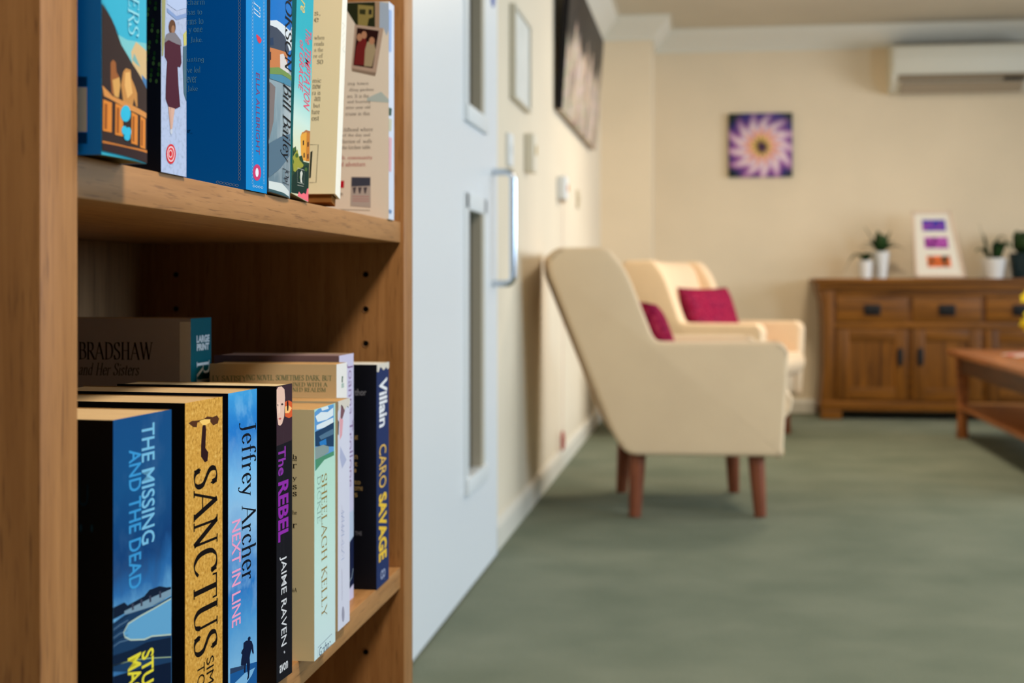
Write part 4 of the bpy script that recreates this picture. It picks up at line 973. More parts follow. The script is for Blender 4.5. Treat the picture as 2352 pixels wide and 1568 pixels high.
  ('L','C',[(-4.79,55.54),(-3.96,54.75),(-3.96,53.68),(-4.76,52.96),(-5.46,53.71),(-5.46,54.78),(-4.76,55.53)],0.22,(150,176,200),10),
  ('L','C',[(-4.79,53.08),(-3.96,52.3),(-3.96,51.23),(-4.76,50.5),(-5.46,51.25),(-5.46,52.32),(-4.76,53.08)],0.22,(150,176,200),10),
  ('L','C',[(-4.8,50.63),(-3.96,49.85),(-3.96,48.77),(-4.76,48.05),(-5.46,48.8),(-5.46,49.87),(-4.76,50.63)],0.22,(150,176,200),10),
  ('L','C',[(-4.8,48.17),(-3.96,47.39),(-3.96,46.32),(-4.76,45.59),(-5.46,46.34),(-5.46,47.42),(-4.76,48.17)],0.22,(150,176,200),10),
  ('L','C',[(-4.8,45.72),(-3.96,44.94),(-3.96,43.86),(-4.76,43.14),(-5.46,43.89),(-5.46,44.96),(-4.76,45.72)],0.22,(150,176,200),10),
  ('L','C',[(-4.8,43.26),(-3.96,42.48),(-3.96,41.41),(-4.76,40.68),(-5.46,41.43),(-5.46,42.51),(-4.76,43.26)],0.22,(150,176,200),10),
  ('L','C',[(-4.8,40.81),(-3.96,40.03),(-3.96,38.96),(-4.76,38.23),(-5.46,38.98),(-5.46,40.05),(-4.76,40.81)],0.22,(150,176,200),10),
  ('L','C',[(-4.8,38.35),(-3.96,37.57),(-3.96,36.5),(-4.76,35.78),(-5.46,36.52),(-5.46,37.6),(-4.76,38.35)],0.22,(150,176,200),10),
  ('L','C',[(-4.8,35.9),(-3.96,35.12),(-3.96,34.05),(-4.76,33.32),(-5.46,34.07),(-5.46,35.14),(-4.76,35.9)],0.22,(150,176,200),10),
  ('L','C',[(-4.8,33.44),(-3.96,32.67),(-3.96,31.59),(-4.76,30.87),(-5.46,31.61),(-5.46,32.69),(-4.76,33.44)],0.22,(150,176,200),10),
  ('L','C',[(-4.8,30.99),(-3.96,30.21),(-3.96,29.14),(-4.76,28.41),(-5.46,29.16),(-5.46,30.23),(-4.76,30.99)],0.22,(150,176,200),10),
  ('L','C',[(-4.8,28.54),(-3.96,27.76),(-3.96,26.68),(-4.76,25.96),(-5.46,26.7),(-5.46,27.78),(-4.76,28.53)],0.22,(150,176,200),10),
  ('L','C',[(-4.81,26.08),(-3.96,25.3),(-3.96,24.23),(-4.76,23.5),(-5.46,24.25),(-5.46,25.32),(-4.76,26.08)],0.22,(150,176,200),10),
  ('L','C',[(-4.81,23.63),(-3.96,22.85),(-3.96,21.77),(-4.76,21.05),(-5.46,21.79),(-5.46,22.87),(-4.76,23.63)],0.22,(150,176,200),10),
  ('L','C',[(-4.81,21.17),(-3.96,20.39),(-3.96,19.32),(-4.76,18.59),(-5.46,19.34),(-5.46,20.41),(-4.76,21.17)],0.22,(150,176,200),10),
  ('L','C',[(-4.81,18.72),(-3.96,17.94),(-3.96,16.87),(-4.76,16.14),(-5.46,16.88),(-5.46,17.96),(-4.76,18.72)],0.22,(150,176,200),10),
  ('L','C',[(-4.81,16.26),(-3.96,15.49),(-3.96,14.41),(-4.76,13.68),(-5.46,14.43),(-5.46,15.5),(-4.76,16.26)],0.22,(150,176,200),10),
  ('L','C',[(-4.81,13.81),(-3.96,13.03),(-3.96,11.96),(-4.76,11.23),(-5.46,11.97),(-5.46,13.05),(-4.76,13.81)],0.22,(150,176,200),10),
  ('L','C',[(-4.81,11.35),(-3.96,10.58),(-3.96,9.5),(-4.76,8.78),(-5.46,9.52),(-5.46,10.59),(-4.76,11.35)],0.22,(150,176,200),10),
  ('L','C',[(-4.81,8.9),(-3.96,8.12),(-3.96,7.05),(-4.76,6.32),(-5.46,7.06),(-5.46,8.14),(-4.76,8.9)],0.22,(150,176,200),10),
  ('L','C',[(-21.98,5.39),(-21.02,6.15),(-20.06,5.98),(-19.42,5.36),(-20.38,4.6),(-21.34,4.7),(-21.98,5.39)],0.22,(150,176,200),10),
  ('L','C',[(-19.61,4.96),(-18.65,5.72),(-17.7,5.56),(-17.06,4.94),(-18.02,4.18),(-18.97,4.28),(-19.61,4.96)],0.22,(150,176,200),10),
  ('L','C',[(-17.25,4.54),(-16.29,5.3),(-15.33,5.14),(-14.7,4.52),(-15.65,3.76),(-16.61,3.86),(-17.25,4.54)],0.22,(150,176,200),10),
  ('L','C',[(-14.89,4.12),(-13.93,4.88),(-12.98,4.71),(-12.34,4.09),(-13.29,3.33),(-14.25,3.44),(-14.89,4.12)],0.22,(150,176,200),10),
  ('L','C',[(-12.53,3.7),(-11.57,4.45),(-10.62,4.29),(-9.98,3.67),(-10.94,2.91),(-11.89,3.01),(-12.53,3.7)],0.22,(150,176,200),10),
  ('L','C',[(-10.17,3.27),(-9.22,4.03),(-8.26,3.87),(-7.62,3.25),(-8.58,2.49),(-9.53,2.59),(-10.17,3.27)],0.22,(150,176,200),10),
  ('L','C',[(-7.81,2.85),(-6.86,3.61),(-5.9,3.45),(-5.27,2.83),(-6.22,2.07),(-7.18,2.17),(-7.81,2.85)],0.22,(150,176,200),10),
  ('L','S',[(14.54,146.8),(16.11,146.35),(16.11,145.26),(14.54,144.19),(12.97,144.61),(12.97,145.7),(14.54,146.8)],0.22,(176,200,214),10),
  ('L','S',[(14.54,144.31),(16.11,143.86),(16.11,142.77),(14.54,141.7),(12.97,142.12),(12.97,143.21),(14.54,144.31)],0.22,(176,200,214),10),
  ('L','S',[(14.54,141.82),(16.11,141.37),(16.11,140.28),(14.54,139.21),(12.97,139.64),(12.97,140.73),(14.54,141.82)],0.22,(176,200,214),10),
  ('L','S',[(14.54,139.34),(16.11,138.87),(16.11,137.78),(14.54,136.72),(12.97,137.16),(12.97,138.24),(14.54,139.34)],0.22,(176,200,214),10),
  ('L','S',[(14.54,136.85),(16.11,136.38),(16.11,135.29),(14.54,134.23),(12.97,134.67),(12.97,135.76),(14.54,136.85)],0.22,(176,200,214),10),
  ('L','S',[(14.54,134.36),(16.11,133.89),(16.11,132.8),(14.54,131.75),(12.97,132.19),(12.97,133.27),(14.54,134.36)],0.22,(176,200,214),10),
  ('L','S',[(14.54,131.87),(16.11,131.4),(16.11,130.31),(14.54,129.26),(12.97,129.7),(12.97,130.79),(14.54,131.87)],0.22,(176,200,214),10),
  ('L','S',[(14.54,129.38),(16.11,128.91),(16.11,127.82),(14.54,126.77),(12.97,127.22),(12.97,128.31),(14.54,129.38)],0.22,(176,200,214),10),
  ('L','S',[(14.54,126.89),(16.11,126.41),(16.11,125.32),(14.54,124.28),(12.97,124.73),(12.97,125.82),(14.54,126.89)],0.22,(176,200,214),10),
  ('L','S',[(14.54,124.41),(16.11,123.92),(16.11,122.83),(14.54,121.79),(12.97,122.25),(12.97,123.34),(14.54,124.41)],0.22,(176,200,214),10),
  ('L','S',[(14.54,121.92),(16.11,121.43),(16.11,120.34),(14.54,119.31),(12.97,119.76),(12.97,120.85),(14.54,121.92)],0.22,(176,200,214),10),
  ('L','S',[(14.54,119.43),(16.11,118.94),(16.11,117.85),(14.54,116.82),(12.97,117.28),(12.97,118.37),(14.54,119.43)],0.22,(176,200,214),10),
  ('L','S',[(14.54,116.94),(16.11,116.45),(16.11,115.36),(14.54,114.33),(12.97,114.8),(12.97,115.88),(14.54,116.94)],0.22,(176,200,214),10),
  ('L','S',[(14.54,114.45),(16.11,113.95),(16.11,112.86),(14.54,111.84),(12.97,112.31),(12.97,113.4),(14.54,114.45)],0.22,(176,200,214),10),
  ('L','S',[(14.54,111.96),(16.11,111.46),(16.11,110.37),(14.54,109.35),(12.97,109.83),(12.97,110.91),(14.54,111.96)],0.22,(176,200,214),10),
  ('L','S',[(14.54,109.48),(16.11,108.97),(16.11,107.88),(14.54,106.86),(12.97,107.34),(12.97,108.43),(14.54,109.48)],0.22,(176,200,214),10),
  ('L','S',[(14.54,106.99),(16.11,106.48),(16.11,105.39),(14.54,104.38),(12.97,104.86),(12.97,105.95),(14.54,106.99)],0.22,(176,200,214),10),
  ('L','S',[(14.54,104.5),(16.11,103.99),(16.11,102.89),(14.54,101.89),(12.97,102.37),(12.97,103.46),(14.54,104.5)],0.22,(176,200,214),10),
  ('L','S',[(14.54,102.01),(16.11,101.49),(16.11,100.4),(14.54,99.4),(12.97,99.89),(12.97,100.98),(14.54,102.01)],0.22,(176,200,214),10),
  ('L','S',[(14.54,99.52),(16.11,99.0),(16.11,97.91),(14.54,96.91),(12.97,97.4),(12.97,98.49),(14.54,99.52)],0.22,(176,200,214),10),
  ('L','S',[(14.54,97.04),(16.11,96.51),(16.11,95.42),(14.54,94.42),(12.97,94.92),(12.97,96.01),(14.54,97.04)],0.22,(176,200,214),10),
  ('L','S',[(14.54,94.55),(16.11,94.02),(16.11,92.93),(14.54,91.93),(12.97,92.44),(12.97,93.52),(14.54,94.55)],0.22,(176,200,214),10),
  ('L','S',[(14.54,92.06),(16.11,91.52),(16.11,90.43),(14.54,89.45),(12.97,89.95),(12.97,91.04),(14.54,92.06)],0.22,(176,200,214),10),
  ('L','S',[(14.54,89.57),(16.11,89.03),(16.11,87.94),(14.54,86.96),(12.97,87.47),(12.97,88.55),(14.54,89.57)],0.22,(176,200,214),10),
  ('L','S',[(14.54,87.08),(16.11,86.54),(16.11,85.45),(14.54,84.47),(12.97,84.98),(12.97,86.07),(14.54,87.08)],0.22,(176,200,214),10),
  ('L','S',[(14.54,84.59),(16.11,84.05),(16.11,82.96),(14.54,81.98),(12.97,82.5),(12.97,83.59),(14.54,84.59)],0.22,(176,200,214),10),
  ('L','S',[(14.54,82.11),(16.11,81.56),(16.11,80.47),(14.54,79.49),(12.97,80.01),(12.97,81.1),(14.54,82.11)],0.22,(176,200,214),10),
  ('L','S',[(14.54,79.62),(16.11,79.06),(16.11,77.97),(14.54,77.0),(12.97,77.53),(12.97,78.62),(14.54,79.62)],0.22,(176,200,214),10),
  ('L','S',[(14.54,77.13),(16.11,76.57),(16.11,75.48),(14.54,74.52),(12.97,75.04),(12.97,76.13),(14.54,77.13)],0.22,(176,200,214),10),
  ('L','S',[(14.54,74.64),(16.11,74.08),(16.11,72.99),(14.54,72.03),(12.97,72.56),(12.97,73.65),(14.54,74.64)],0.22,(176,200,214),10),
  ('L','S',[(14.54,72.15),(16.11,71.59),(16.11,70.5),(14.54,69.54),(12.97,70.08),(12.97,71.16),(14.54,72.15)],0.22,(176,200,214),10),
  ('L','S',[(14.54,69.66),(16.11,69.1),(16.11,68.01),(14.54,67.05),(12.97,67.59),(12.97,68.68),(14.54,69.66)],0.22,(176,200,214),10),
  ('L','S',[(14.54,67.18),(16.11,66.6),(16.11,65.51),(14.54,64.56),(12.97,65.11),(12.97,66.19),(14.54,67.18)],0.22,(176,200,214),10),
  ('L','S',[(14.54,64.69),(16.11,64.11),(16.11,63.02),(14.54,62.08),(12.97,62.62),(12.97,63.71),(14.54,64.69)],0.22,(176,200,214),10),
  ('L','S',[(14.54,62.2),(16.11,61.62),(16.11,60.53),(14.54,59.59),(12.97,60.14),(12.97,61.23),(14.54,62.2)],0.22,(176,200,214),10),
  ('L','S',[(14.54,59.71),(16.11,59.13),(16.11,58.04),(14.54,57.1),(12.97,57.65),(12.97,58.74),(14.54,59.71)],0.22,(176,200,214),10),
  ('L','S',[(14.54,57.22),(16.11,56.64),(16.11,55.55),(14.54,54.61),(12.97,55.17),(12.97,56.26),(14.54,57.22)],0.22,(176,200,214),10),
  ('L','S',[(14.54,54.74),(16.11,54.14),(16.11,53.05),(14.54,52.12),(12.97,52.68),(12.97,53.77),(14.54,54.74)],0.22,(176,200,214),10),
  ('L','S',[(14.54,52.25),(16.11,51.65),(16.11,50.56),(14.54,49.63),(12.97,50.2),(12.97,51.29),(14.54,52.25)],0.22,(176,200,214),10),
  ('L','S',[(14.54,49.76),(16.11,49.16),(16.11,48.07),(14.54,47.15),(12.97,47.72),(12.97,48.8),(14.54,49.76)],0.22,(176,200,214),10),
  ('L','S',[(14.54,47.27),(16.11,46.67),(16.11,45.58),(14.54,44.66),(12.97,45.23),(12.97,46.32),(14.54,47.27)],0.22,(176,200,214),10),
  ('L','S',[(14.54,44.78),(16.11,44.18),(16.11,43.09),(14.54,42.17),(12.97,42.75),(12.97,43.83),(14.54,44.78)],0.22,(176,200,214),10),
  ('L','S',[(14.54,42.29),(16.11,41.68),(16.11,40.59),(14.54,39.68),(12.97,40.26),(12.97,41.35),(14.54,42.29)],0.22,(176,200,214),10),
  ('L','S',[(14.54,39.81),(16.11,39.19),(16.11,38.1),(14.54,37.19),(12.97,37.78),(12.97,38.87),(14.54,39.81)],0.22,(176,200,214),10),
  ('L','S',[(14.54,37.32),(16.11,36.7),(16.11,35.61),(14.54,34.7),(12.97,35.29),(12.97,36.38),(14.54,37.32)],0.22,(176,200,214),10),
  ('L','S',[(14.54,34.83),(16.11,34.21),(16.11,33.12),(14.54,32.22),(12.97,32.81),(12.97,33.9),(14.54,34.83)],0.22,(176,200,214),10),
  ('L','S',[(14.54,32.34),(16.11,31.72),(16.11,30.62),(14.54,29.73),(12.97,30.32),(12.97,31.41),(14.54,32.34)],0.22,(176,200,214),10),
  ('L','S',[(14.54,29.85),(16.11,29.22),(16.11,28.13),(14.54,27.24),(12.97,27.84),(12.97,28.93),(14.54,29.85)],0.22,(176,200,214),10),
  ('L','S',[(14.54,27.36),(16.11,26.73),(16.11,25.64),(14.54,24.75),(12.97,25.36),(12.97,26.44),(14.54,27.36)],0.22,(176,200,214),10),
  ('L','S',[(14.54,24.88),(16.11,24.24),(16.11,23.15),(14.54,22.26),(12.97,22.87),(12.97,23.96),(14.54,24.88)],0.22,(176,200,214),10),
  ('L','S',[(14.54,22.39),(16.11,21.75),(16.11,20.66),(14.54,19.78),(12.97,20.39),(12.97,21.47),(14.54,22.39)],0.22,(176,200,214),10),
  ('L','S',[(14.54,19.9),(16.11,19.25),(16.11,18.16),(14.54,17.29),(12.97,17.9),(12.97,18.99),(14.54,19.9)],0.22,(176,200,214),10),
  ('L','S',[(14.54,17.41),(16.11,16.76),(16.11,15.67),(14.54,14.8),(12.97,15.42),(12.97,16.51),(14.54,17.41)],0.22,(176,200,214),10),
  ('L','S',[(14.54,14.92),(16.11,14.27),(16.11,13.18),(14.54,12.31),(12.97,12.93),(12.97,14.02),(14.54,14.92)],0.22,(176,200,214),10),
  ('L','S',[(14.54,12.43),(16.11,11.78),(16.11,10.69),(14.54,9.82),(12.97,10.45),(12.97,11.54),(14.54,12.43)],0.22,(176,200,214),10),
  ('L','S',[(14.54,9.95),(16.11,9.29),(16.11,8.2),(14.54,7.33),(12.97,7.96),(12.97,9.05),(14.54,9.95)],0.22,(176,200,214),10),
  ('L','S',[(14.54,7.46),(16.11,6.79),(16.11,5.7),(14.54,4.85),(12.97,5.48),(12.97,6.57),(14.54,7.46)],0.22,(176,200,214),10),
  ('L','S',[(40.71,152.27),(42.36,151.82),(42.36,150.7),(40.71,149.59),(39.06,150.01),(39.06,151.13),(40.71,152.27)],0.22,(176,200,214),10),
  ('L','S',[(40.71,149.72),(42.36,149.26),(42.36,148.14),(40.71,147.04),(39.06,147.47),(39.06,148.58),(40.71,149.72)],0.22,(176,200,214),10),
  ('L','S',[(40.71,147.16),(42.36,146.7),(42.36,145.59),(40.71,144.49),(39.06,144.92),(39.06,146.03),(40.71,147.16)],0.22,(176,200,214),10),
  ('L','S',[(40.71,144.61),(42.36,144.15),(42.36,143.03),(40.71,141.93),(39.06,142.37),(39.06,143.48),(40.71,144.61)],0.22,(176,200,214),10),
  ('L','S',[(40.71,142.06),(42.36,141.59),(42.36,140.47),(40.71,139.38),(39.06,139.82),(39.06,140.94),(40.71,142.06)],0.22,(176,200,214),10),
  ('L','S',[(40.71,139.51),(42.36,139.04),(42.36,137.92),(40.71,136.83),(39.06,137.27),(39.06,138.39),(40.71,139.51)],0.22,(176,200,214),10),
  ('L','S',[(40.71,136.96),(42.36,136.48),(42.36,135.36),(40.71,134.28),(39.06,134.73),(39.06,135.84),(40.71,136.96)],0.22,(176,200,214),10),
  ('L','S',[(40.71,134.41),(42.36,133.92),(42.36,132.81),(40.71,131.73),(39.06,132.18),(39.06,133.29),(40.71,134.41)],0.22,(176,200,214),10),
  ('L','S',[(40.71,131.85),(42.36,131.37),(42.36,130.25),(40.71,129.18),(39.06,129.63),(39.06,130.75),(40.71,131.85)],0.22,(176,200,214),10),
  ('L','S',[(40.71,129.3),(42.36,128.81),(42.36,127.7),(40.71,126.62),(39.06,127.08),(39.06,128.2),(40.71,129.3)],0.22,(176,200,214),10),
  ('L','S',[(40.71,126.75),(42.36,126.26),(42.36,125.14),(40.71,124.07),(39.06,124.54),(39.06,125.65),(40.71,126.75)],0.22,(176,200,214),10),
  ('L','S',[(40.71,124.2),(42.36,123.7),(42.36,122.58),(40.71,121.52),(39.06,121.99),(39.06,123.1),(40.71,124.2)],0.22,(176,200,214),10),
  ('L','S',[(40.71,121.65),(42.36,121.15),(42.36,120.03),(40.71,118.97),(39.06,119.44),(39.06,120.55),(40.71,121.65)],0.22,(176,200,214),10),
  ('L','S',[(40.71,119.1),(42.36,118.59),(42.36,117.47),(40.71,116.42),(39.06,116.89),(39.06,118.01),(40.71,119.1)],0.22,(176,200,214),10),
  ('L','S',[(40.71,116.54),(42.36,116.03),(42.36,114.92),(40.71,113.86),(39.06,114.34),(39.06,115.46),(40.71,116.54)],0.22,(176,200,214),10),
  ('L','S',[(40.71,113.99),(42.36,113.48),(42.36,112.36),(40.71,111.31),(39.06,111.8),(39.06,112.91),(40.71,113.99)],0.22,(176,200,214),10),
  ('L','S',[(40.71,111.44),(42.36,110.92),(42.36,109.81),(40.71,108.76),(39.06,109.25),(39.06,110.36),(40.71,111.44)],0.22,(176,200,214),10),
  ('L','S',[(40.71,108.89),(42.36,108.37),(42.36,107.25),(40.71,106.21),(39.06,106.7),(39.06,107.82),(40.71,108.89)],0.22,(176,200,214),10),
  ('L','S',[(40.71,106.34),(42.36,105.81),(42.36,104.69),(40.71,103.66),(39.06,104.15),(39.06,105.27),(40.71,106.34)],0.22,(176,200,214),10),
  ('L','S',[(40.71,103.79),(42.36,103.26),(42.36,102.14),(40.71,101.11),(39.06,101.61),(39.06,102.72),(40.71,103.79)],0.22,(176,200,214),10),
  ('L','S',[(40.71,101.23),(42.36,100.7),(42.36,99.58),(40.71,98.55),(39.06,99.06),(39.06,100.17),(40.71,101.23)],0.22,(176,200,214),10),
  ('L','S',[(40.71,98.68),(42.36,98.14),(42.36,97.03),(40.71,96.0),(39.06,96.51),(39.06,97.63),(40.71,98.68)],0.22,(176,200,214),10),
  ('L','S',[(40.71,96.13),(42.36,95.59),(42.36,94.47),(40.71,93.45),(39.06,93.96),(39.06,95.08),(40.71,96.13)],0.22,(176,200,214),10),
  ('L','S',[(40.71,93.58),(42.36,93.03),(42.36,91.91),(40.71,90.9),(39.06,91.42),(39.06,92.53),(40.71,93.58)],0.22,(176,200,214),10),
  ('L','S',[(40.71,91.03),(42.36,90.48),(42.36,89.36),(40.71,88.35),(39.06,88.87),(39.06,89.98),(40.71,91.03)],0.22,(176,200,214),10),
  ('L','S',[(40.71,88.47),(42.36,87.92),(42.36,86.8),(40.71,85.8),(39.06,86.32),(39.06,87.43),(40.71,88.47)],0.22,(176,200,214),10),
  ('L','S',[(40.71,85.92),(42.36,85.37),(42.36,84.25),(40.71,83.24),(39.06,83.77),(39.06,84.89),(40.71,85.92)],0.22,(176,200,214),10),
  ('L','S',[(40.71,83.37),(42.36,82.81),(42.36,81.69),(40.71,80.69),(39.06,81.22),(39.06,82.34),(40.71,83.37)],0.22,(176,200,214),10),
  ('L','S',[(40.71,80.82),(42.36,80.25),(42.36,79.14),(40.71,78.14),(39.06,78.68),(39.06,79.79),(40.71,80.82)],0.22,(176,200,214),10),
  ('L','S',[(40.71,78.27),(42.36,77.7),(42.36,76.58),(40.71,75.59),(39.06,76.13),(39.06,77.24),(40.71,78.27)],0.22,(176,200,214),10),
  ('L','S',[(40.71,75.72),(42.36,75.14),(42.36,74.02),(40.71,73.04),(39.06,73.58),(39.06,74.7),(40.71,75.72)],0.22,(176,200,214),10),
  ('L','S',[(40.71,73.16),(42.36,72.59),(42.36,71.47),(40.71,70.49),(39.06,71.03),(39.06,72.15),(40.71,73.16)],0.22,(176,200,214),10),
  ('L','S',[(40.71,70.61),(42.36,70.03),(42.36,68.91),(40.71,67.93),(39.06,68.49),(39.06,69.6),(40.71,70.61)],0.22,(176,200,214),10),
  ('L','S',[(40.71,68.06),(42.36,67.48),(42.36,66.36),(40.71,65.38),(39.06,65.94),(39.06,67.05),(40.71,68.06)],0.22,(176,200,214),10),
  ('L','S',[(40.71,65.51),(42.36,64.92),(42.36,63.8),(40.71,62.83),(39.06,63.39),(39.06,64.5),(40.71,65.51)],0.22,(176,200,214),10),
  ('L','S',[(40.71,62.96),(42.36,62.36),(42.36,61.25),(40.71,60.28),(39.06,60.84),(39.06,61.96),(40.71,62.96)],0.22,(176,200,214),10),
  ('L','S',[(40.71,60.41),(42.36,59.81),(42.36,58.69),(40.71,57.73),(39.06,58.29),(39.06,59.41),(40.71,60.41)],0.22,(176,200,214),10),
  ('L','S',[(40.71,57.85),(42.36,57.25),(42.36,56.13),(40.71,55.17),(39.06,55.75),(39.06,56.86),(40.71,57.85)],0.22,(176,200,214),10),
  ('L','S',[(40.71,55.3),(42.36,54.7),(42.36,53.58),(40.71,52.62),(39.06,53.2),(39.06,54.31),(40.71,55.3)],0.22,(176,200,214),10),
  ('L','S',[(40.71,52.75),(42.36,52.14),(42.36,51.02),(40.71,50.07),(39.06,50.65),(39.06,51.77),(40.71,52.75)],0.22,(176,200,214),10),
  ('L','S',[(40.71,50.2),(42.36,49.59),(42.36,48.47),(40.71,47.52),(39.06,48.1),(39.06,49.22),(40.71,50.2)],0.22,(176,200,214),10),
  ('L','S',[(40.71,47.65),(42.36,47.03),(42.36,45.91),(40.71,44.97),(39.06,45.56),(39.06,46.67),(40.71,47.65)],0.22,(176,200,214),10),
  ('L','S',[(40.71,45.1),(42.36,44.47),(42.36,43.36),(40.71,42.42),(39.06,43.01),(39.06,44.12),(40.71,45.1)],0.22,(176,200,214),10),
  ('L','S',[(40.71,42.54),(42.36,41.92),(42.36,40.8),(40.71,39.86),(39.06,40.46),(39.06,41.57),(40.71,42.54)],0.22,(176,200,214),10),
  ('L','S',[(40.71,39.99),(42.36,39.36),(42.36,38.24),(40.71,37.31),(39.06,37.91),(39.06,39.03),(40.71,39.99)],0.22,(176,200,214),10),
  ('L','S',[(40.71,37.44),(42.36,36.81),(42.36,35.69),(40.71,34.76),(39.06,35.36),(39.06,36.48),(40.71,37.44)],0.22,(176,200,214),10),
  ('L','S',[(40.71,34.89),(42.36,34.25),(42.36,33.13),(40.71,32.21),(39.06,32.82),(39.06,33.93),(40.71,34.89)],0.22,(176,200,214),10),
  ('L','S',[(40.71,32.34),(42.36,31.7),(42.36,30.58),(40.71,29.66),(39.06,30.27),(39.06,31.38),(40.71,32.34)],0.22,(176,200,214),10),
  ('L','S',[(40.71,29.78),(42.36,29.14),(42.36,28.02),(40.71,27.11),(39.06,27.72),(39.06,28.84),(40.71,29.78)],0.22,(176,200,214),10),
  ('L','S',[(40.71,27.23),(42.36,26.58),(42.36,25.47),(40.71,24.55),(39.06,25.17),(39.06,26.29),(40.71,27.23)],0.22,(176,200,214),10),
  ('L','S',[(40.71,24.68),(42.36,24.03),(42.36,22.91),(40.71,22.0),(39.06,22.63),(39.06,23.74),(40.71,24.68)],0.22,(176,200,214),10),
  ('L','S',[(40.71,22.13),(42.36,21.47),(42.36,20.35),(40.71,19.45),(39.06,20.08),(39.06,21.19),(40.71,22.13)],0.22,(176,200,214),10),
  ('L','S',[(40.71,19.58),(42.36,18.92),(42.36,17.8),(40.71,16.9),(39.06,17.53),(39.06,18.65),(40.71,19.58)],0.22,(176,200,214),10),
  ('L','S',[(40.71,17.03),(42.36,16.36),(42.36,15.24),(40.71,14.35),(39.06,14.98),(39.06,16.1),(40.71,17.03)],0.22,(176,200,214),10),
  ('L','S',[(40.71,14.47),(42.36,13.8),(42.36,12.69),(40.71,11.8),(39.06,12.44),(39.06,13.55),(40.71,14.47)],0.22,(176,200,214),10),
  ('L','S',[(40.71,11.92),(42.36,11.25),(42.36,10.13),(40.71,9.24),(39.06,9.89),(39.06,11.0),(40.71,11.92)],0.22,(176,200,214),10),
  ('L','S',[(40.71,9.37),(42.36,8.69),(42.36,7.58),(40.71,6.69),(39.06,7.34),(39.06,8.45),(40.71,9.37)],0.22,(176,200,214),10),
  ('L','S',[(14.54,3.42),(17.49,4.43),(20.46,3.82),(17.49,2.75),(14.54,3.42)],0.25,(206,220,230),10),
  ('L','S',[(20.66,3.46),(23.65,4.48),(26.65,3.88),(23.65,2.79),(20.66,3.46)],0.25,(206,220,230),10),
  ('L','S',[(26.86,3.51),(29.88,4.54),(32.92,3.93),(29.88,2.83),(26.86,3.51)],0.25,(206,220,230),10),
  ('L','S',[(33.12,3.56),(36.19,4.59),(39.26,3.98),(36.19,2.88),(33.12,3.56)],0.25,(206,220,230),10),
  ('T', 'S', 'rn', [17.49, 32.51, 126.67, 135.78], (196, 212, 232), 'serif', 'down', 0.7, 0.2, 11),
  ('P','S',[(22.45,112.1),(24.45,113.7),(27.46,112.97),(31.5,112.72),(35.57,111.2),(33.53,108.95),(29.48,107.64),(25.45,109.16)],(206,60,80),12),
  ('T', 'S', 'ELLA ALLBRIGHT', [21.95, 30.99, 27.21, 85.73], (120, 60, 104), 'sans', 'down', -0.004, 0, 13),
  ('P','S',[(34.04,14.59),(33.57,12.69),(32.2,10.91),(30.07,9.42),(27.39,8.38),(24.45,7.87),(21.52,7.95),(18.89,8.6),(16.82,9.75),(15.49,11.3),(15.03,13.1),(15.49,14.96),(16.82,16.72),(18.89,18.2),(21.52,19.26),(24.45,19.8),(27.39,19.76),(30.07,19.13),(32.2,17.98),(33.57,16.41)],(196,60,110),14),
  ('P','S',[(28.06,14.12),(27.89,13.08),(27.37,12.12),(26.57,11.33),(25.56,10.78),(24.45,10.54),(23.34,10.62),(22.34,11.01),(21.54,11.67),(21.03,12.55),(20.86,13.55),(21.03,14.58),(21.54,15.54),(22.34,16.33),(23.34,16.88),(24.45,17.13),(25.56,17.06),(26.57,16.68),(27.37,16.01),(27.89,15.13)],(226,226,240),15),
 ]),
 dict(key='U4', name='paperback_book', label='glossy rounded paperback with black serif name over painted cottage on spine', h=0.2, d=0.128, kind='paper', rnd=0.0012, spine='silver', cover=(60, 80, 100), gloss=1, loc=[-0.322, 1.0179, 0.8694], rot=[-0.0349, 0.0], t=0.0554, prints=[
  ('P','S',[(0.1,175.67),(55.31,194.27),(55.31,99.03),(42.5,99.44),(0.1,103.78)],(24,110,190),1),
  ('P','S',[(0.1,127.37),(13.49,130.48),(29.28,130.39),(49.68,129.96),(55.31,134.71),(55.31,116.24),(42.04,112.63),(0.1,111.83)],(206,214,222),2),
  ('P','S',[(0.1,123.91),(14.47,124.81),(33.58,122.33),(48.17,113.85),(42.11,110.83),(0.1,107.23)],(62,72,90),3),
  ('P','S',[(0.1,107.23),(42.09,111.43),(41.61,101.68),(30.48,96.0),(0.1,92.27)],(190,120,76),4),
  ('P','S',[(21.39,106.15),(30.05,108.45),(42.42,101.84),(46.71,96.59),(22.62,93.35)],(206,200,200),5),
  ('P','S',[(0.1,114.13),(6.28,116.03),(7.24,110.38),(0.1,108.76)],(40,60,90),6),
  ('P','S',[(0.1,103.78),(2.1,104.45),(2.31,98.32),(0.1,97.68)],(50,40,50),7),
  ('P','S',[(0.1,92.13),(18.6,95.91),(42.63,95.84),(55.31,95.83),(55.18,92.04),(26.64,91.72),(0.1,87.53)],(110,140,80),8),
  ('P','S',[(0.1,87.53),(26.65,91.48),(55.18,92.04),(53.69,86.91),(0.1,84.09)],(70,130,160),9),
  ('P','S',[(0.1,81.65),(11.4,79.56),(8.46,53.36),(0.1,37.99)],(120,110,110),10),
  ('P','S',[(0.1,35.7),(24.35,43.91),(52.47,50.24),(50.99,33.07),(25.17,20.36),(0.1,10.34)],(84,110,130),11),
  ('P','S',[(0.1,7.96),(29.53,9.01),(49.9,5.13),(50.09,0.3),(0.1,0.58)],(206,214,214),12),
  ('P','S',[(0.1,2.22),(33.75,2.31),(52.12,0.76),(52.22,0.3),(0.1,0.3)],(60,90,96),13),
